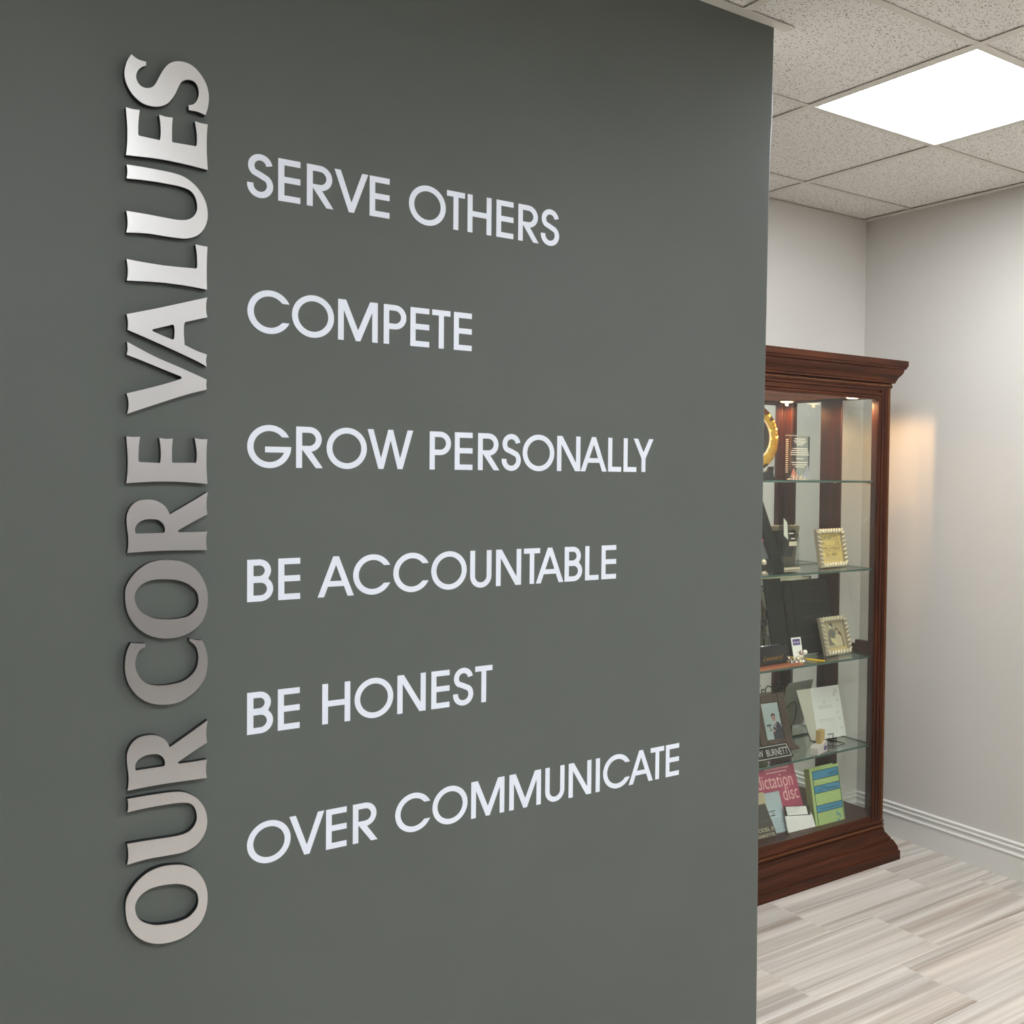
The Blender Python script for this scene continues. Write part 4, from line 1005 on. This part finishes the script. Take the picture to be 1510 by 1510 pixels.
MB().tube([(.205+.075*i/40, -.0006, .130+.007*sin(i*1.1)) for i in range(41)], .0007, _f, n=3).build('faint_script', t)
t = thing('wire_easel', 'black bent-wire easel under the white folded card', 'easel', (3.19, 3.0, GZ))
k = MB(); W_ = .0021
for s in (-1, 1):
    x = s*.042
    k.tube([(x, .066, W_), (x, .002, W_), (x, -.030, W_+.001), (x-s*.006, -.050, W_+.002), (x-s*.020, -.058, W_+.002)], W_, M_iron)
    k.build('foot_wire', t); k = MB()
    k.tube([(x-s*.028, .022, .030), (x, .020, .030), (x, .020, .008), (x, .050, .004)], W_, M_iron)
    k.build('hook', t); k = MB()
    k.tube([(x, .066, W_), (x, .090, .05), (s*.030, .112, .11), (s*.012, .120, .130), (0, .120, .134)], W_, M_iron)
    k.build('back_loop', t); k = MB()
MB().tube([(-.042, .066, W_), (.042, .066, W_)], W_, M_iron).build('cross_wire', t)
MB().tube([(-.022, -.058, W_+.002), (.022, -.058, W_+.002)], W_, M_iron).build('cross_wire', t)

t = thing('note_dispenser', 'small white holder with purple print and a tan block, on the fourth shelf', 'dispenser', (3.052, 2.925, GZ), (0, 0, radians(20)))
MB().poly([(-.048, 0), (.040, 0), (.042, .030), (.034, .044), (.018, .046), (.006, .036), (-.040, .034), (-.050, .026)], [], -.016, .016, mat('white_plastic', (226, 214, 206), .35)).build('body', t)
MB().box((-.010, -.010, .036), (.030, .012, .088), mat('tan_block', (198, 168, 108), .6), bevel=.001).build('tan_block', t)
MB().box((.010, -.0166, .008), (.036, -.0161, .024), M_purple).box((.012, -.0166, .030), (.032, -.0161, .032), M_purple).build('label', t)

# ------------------------------------------------------------------ cabinet floor
GZ = FZ
M_pink = mat('magenta_cover', (186, 78, 104), .45)
grain(M_pink, (176, 72, 98), (194, 84, 110), (4, 4, 6), 2, 0)
M_pinktext = mat('pale_pink_ink', (246, 190, 186), .5)
t = leaning('pink_book', 'magenta booklet with tall pale lettering reading dictation disc', 'book', 3.0, 2.935, GZ+.006, -4, 24)
MB().box((-.235, 0, 0), (.018, .007, .280), M_pink).build('cover', t)
MB().box((-.233, .0071, .001), (.017, .012, .279), M_paper).build('pages', t)
def tall(parent, s_, x, z, h, w_, **kw):
    return text(parent, s_, x, -.0003, z, h*1.28, M_pinktext, width=w_, **kw)
tall(t, 'dictation', -.186, .197, .062, .180, rotz=-.02); tall(t, 'disc', -.070, .140, .062, .078)
k = MB(); rr = random.Random(4)
for z, x0_, x1_ in ((.264, -.130, -.012), (.251, -.128, -.028)):
    x = x0_
    while x < x1_: l = rr.uniform(.003, .006); k.box((x, -.0004, z), (x+l, -.0001, z+.006), M_pinktext); x += l+.0025
k.build('small_print', t)
MB().box((-.13, -.0004, .009), (.015, -.0001, .013), M_pinktext).build('rule_line', t)

M_blue = mat('pale_blue_paper', (188, 202, 204), .7)
t = leaning('blue_leaflet', 'pale blue narrow leaflet leaning on the magenta booklet', 'leaflet', 3.0, 2.9215, GZ+.002, -4, 23)
MB().box((-.188, 0, .018), (-.098, .0010, .190), M_blue).build('sheet', t)
k = MB()
k.box((-.170, -.0004, .118), (-.138, -.0001, .121), M_ink).box((-.156, -.0004, .110), (-.146, -.0001, .113), M_ink).box((-.164, -.0004, .101), (-.142, -.0001, .105), M_ink)
rr = random.Random(9)
for i in range(7):
    z = .088-i*.0085; x = -.165
    while x < -.105: k.box((x, -.0004, z), (x+.004, -.0001, z+.0020), M_ink); x += rr.uniform(.008, .014)
k.box((-.170, -.0004, .030), (-.105, -.0001, .0315), M_inkgrey).build('print', t)

t = leaning('beige_booklet', 'beige booklet half hidden behind the dark diskette manual', 'booklet', 3.0, 2.9170, GZ+.003, -4, 23)
MB().box((-.270, 0, 0), (-.178, .0030, .198), mat('beige_cover', (206, 190, 150), .7)).build('cover', t)
MB().box((-.2695, .0031, .001), (-.179, .0036, .197), M_paper).build('pages', t)
M_dkman = mat('dark_manual_cover', (70, 66, 58), .6)
t = leaning('diskette_manual', 'dark grey diskette manual with cream block capitals, leaning at the front', 'book', 3.0, 2.9065, GZ+.003, -4, 23)
MB().add([(-.300, 0, 0), (-.160, 0, 0), (-.190, 0, .158), (-.300, 0, .158), (-.300, .0045, 0), (-.160, .0045, 0), (-.190, .0045, .158), (-.300, .0045, .158)], [(0, 1, 2, 3), (4, 7, 6, 5), (0, 4, 5, 1), (1, 5, 6, 2), (2, 6, 7, 3), (3, 7, 4, 0)], M_dkman).build('cover', t)
M_cream = mat('cream_ink', (214, 200, 164), .6)
text(t, 'MODEL II', -.178, -.0004, .056, .020, M_cream, width=.090, align='RIGHT')
text(t, 'DISKETTE', -.177, -.0004, .036, .016, M_cream, width=.080, align='RIGHT')

t = leaning('floppy_sleeve', 'white paper diskette sleeve standing between the magenta and green books', 'sleeve', 3.0, 2.903, GZ+.003, -4, 21)
def leaf(y): return MB().add([(-.116, y, 0), (.030, y, 0), (.022, y, .080), (-.113, y, .097), (-.116, y+.0004, 0), (.030, y+.0004, 0), (.022, y+.0004, .080), (-.113, y+.0004, .097)], [(0, 1, 2, 3), (4, 7, 6, 5), (0, 4, 5, 1), (1, 5, 6, 2), (2, 6, 7, 3), (3, 7, 4, 0)], M_paper)
leaf(0).build('sleeve_front', t); leaf(.0030).build('sleeve_back', t)
MB().poly([(.015, .078), (.022, .080), (.018, .092)], [], .0022, .003, M_paper).build('sleeve_flap', t)
t = leaning('floppy_disk', 'black floppy disk with a white label sticking out of its paper sleeve', 'disk', 3.0, 2.9048, GZ+.003, -4, 21)
MB().add([(-.112, -.0006, .010), (.014, -.0006, .010), (.013, -.0006, .118), (-.111, -.0006, .133), (-.112, .0006, .010), (.014, .0006, .010), (.013, .0006, .118), (-.111, .0006, .133)], [(0, 1, 2, 3), (4, 7, 6, 5), (0, 4, 5, 1), (1, 5, 6, 2), (2, 6, 7, 3), (3, 7, 4, 0)], M_blackgloss).build('jacket', t)
MB().add([(-.100, -.0010, .097), (.002, -.0010, .085), (.001, -.0010, .117), (-.101, -.0010, .130)], [(0, 1, 2, 3)], M_paper).build('label', t)
k = MB()
for i in range(4): k.box((-.095, -.0014, .121-i*.006), (-.02-.01*i, -.0011, .1220-i*.006), M_inkgrey)
k.build('label_print', t)

M_green = mat('green_cover', (172, 196, 122), .5)
M_gblue = mat('blue_band', (66, 140, 172), .5)
M_teal = mat('dark_teal_line', (20, 56, 58), .6)
t = leaning('green_book', 'green book with blue bands standing at the right of the cabinet floor', 'book', 3.0, 2.905, GZ+.007, -1, 12)
MB().box((.028, 0, 0), (.191, .003, .250), M_green).build('front_cover', t)
MB().box((.028, .003, 0), (.031, .031, .250), mat('green_spine', (140, 158, 96), .5)).build('spine', t)
MB().box((.0315, .0032, .003), (.188, .0308, .247), M_paper_shade).build('pages', t)
MB().box((.028, .031, 0), (.191, .034, .250), M_green).build('back_cover', t)
x0, x1 = .041, .186
rows_ = [(.238, .206, 1), (.206, .180, 0), (.180, .152, 1), (.152, .104, 0), (.104, .078, 1), (.078, .020, 0)]
k = MB()
for a, b, c in rows_:
    if c: k.box((x0, -.0004, b), (x1, -.0001, a), M_gblue)
k.build('blue_band', t)
k = MB()
for z in (.238, .206, .180, .152, .104, .078, .020): k.box((x0, -.0008, z-.0014), (x1, -.0004, z+.0014), M_teal)
for x in (x0, x1): k.box((x-.0014, -.0008, .020), (x+.0014, -.0004, .238), M_teal)
k.box((x0, -.0008, .008), (x1, -.0004, .0105), M_teal)
k.build('ruled_border', t)
text(t, 'GREGG', .178, -.0006, .214, .017, M_teal, width=.050, align='RIGHT')
text(t, 'SHORTHAND', .178, -.0006, .186, .014, M_green, width=.110, align='RIGHT')
text(t, 'DICTIONARY', .178, -.0006, .158, .015, M_teal, width=.110, align='RIGHT')
text(t, 'Diamond Jubilee Series', .176, -.0006, .086, .012, M_teal, width=.110, align='RIGHT')
MB().poly([(.146, .066), (.152, .050), (.160, .052), (.166, .044), (.160, .036), (.152, .038), (.149, .028), (.154, .022), (.158, .034), (.168, .040), (.170, .048), (.160, .058), (.154, .056), (.150, .070)], [], -.0008, -.0004, M_gblue).build('emblem', t)
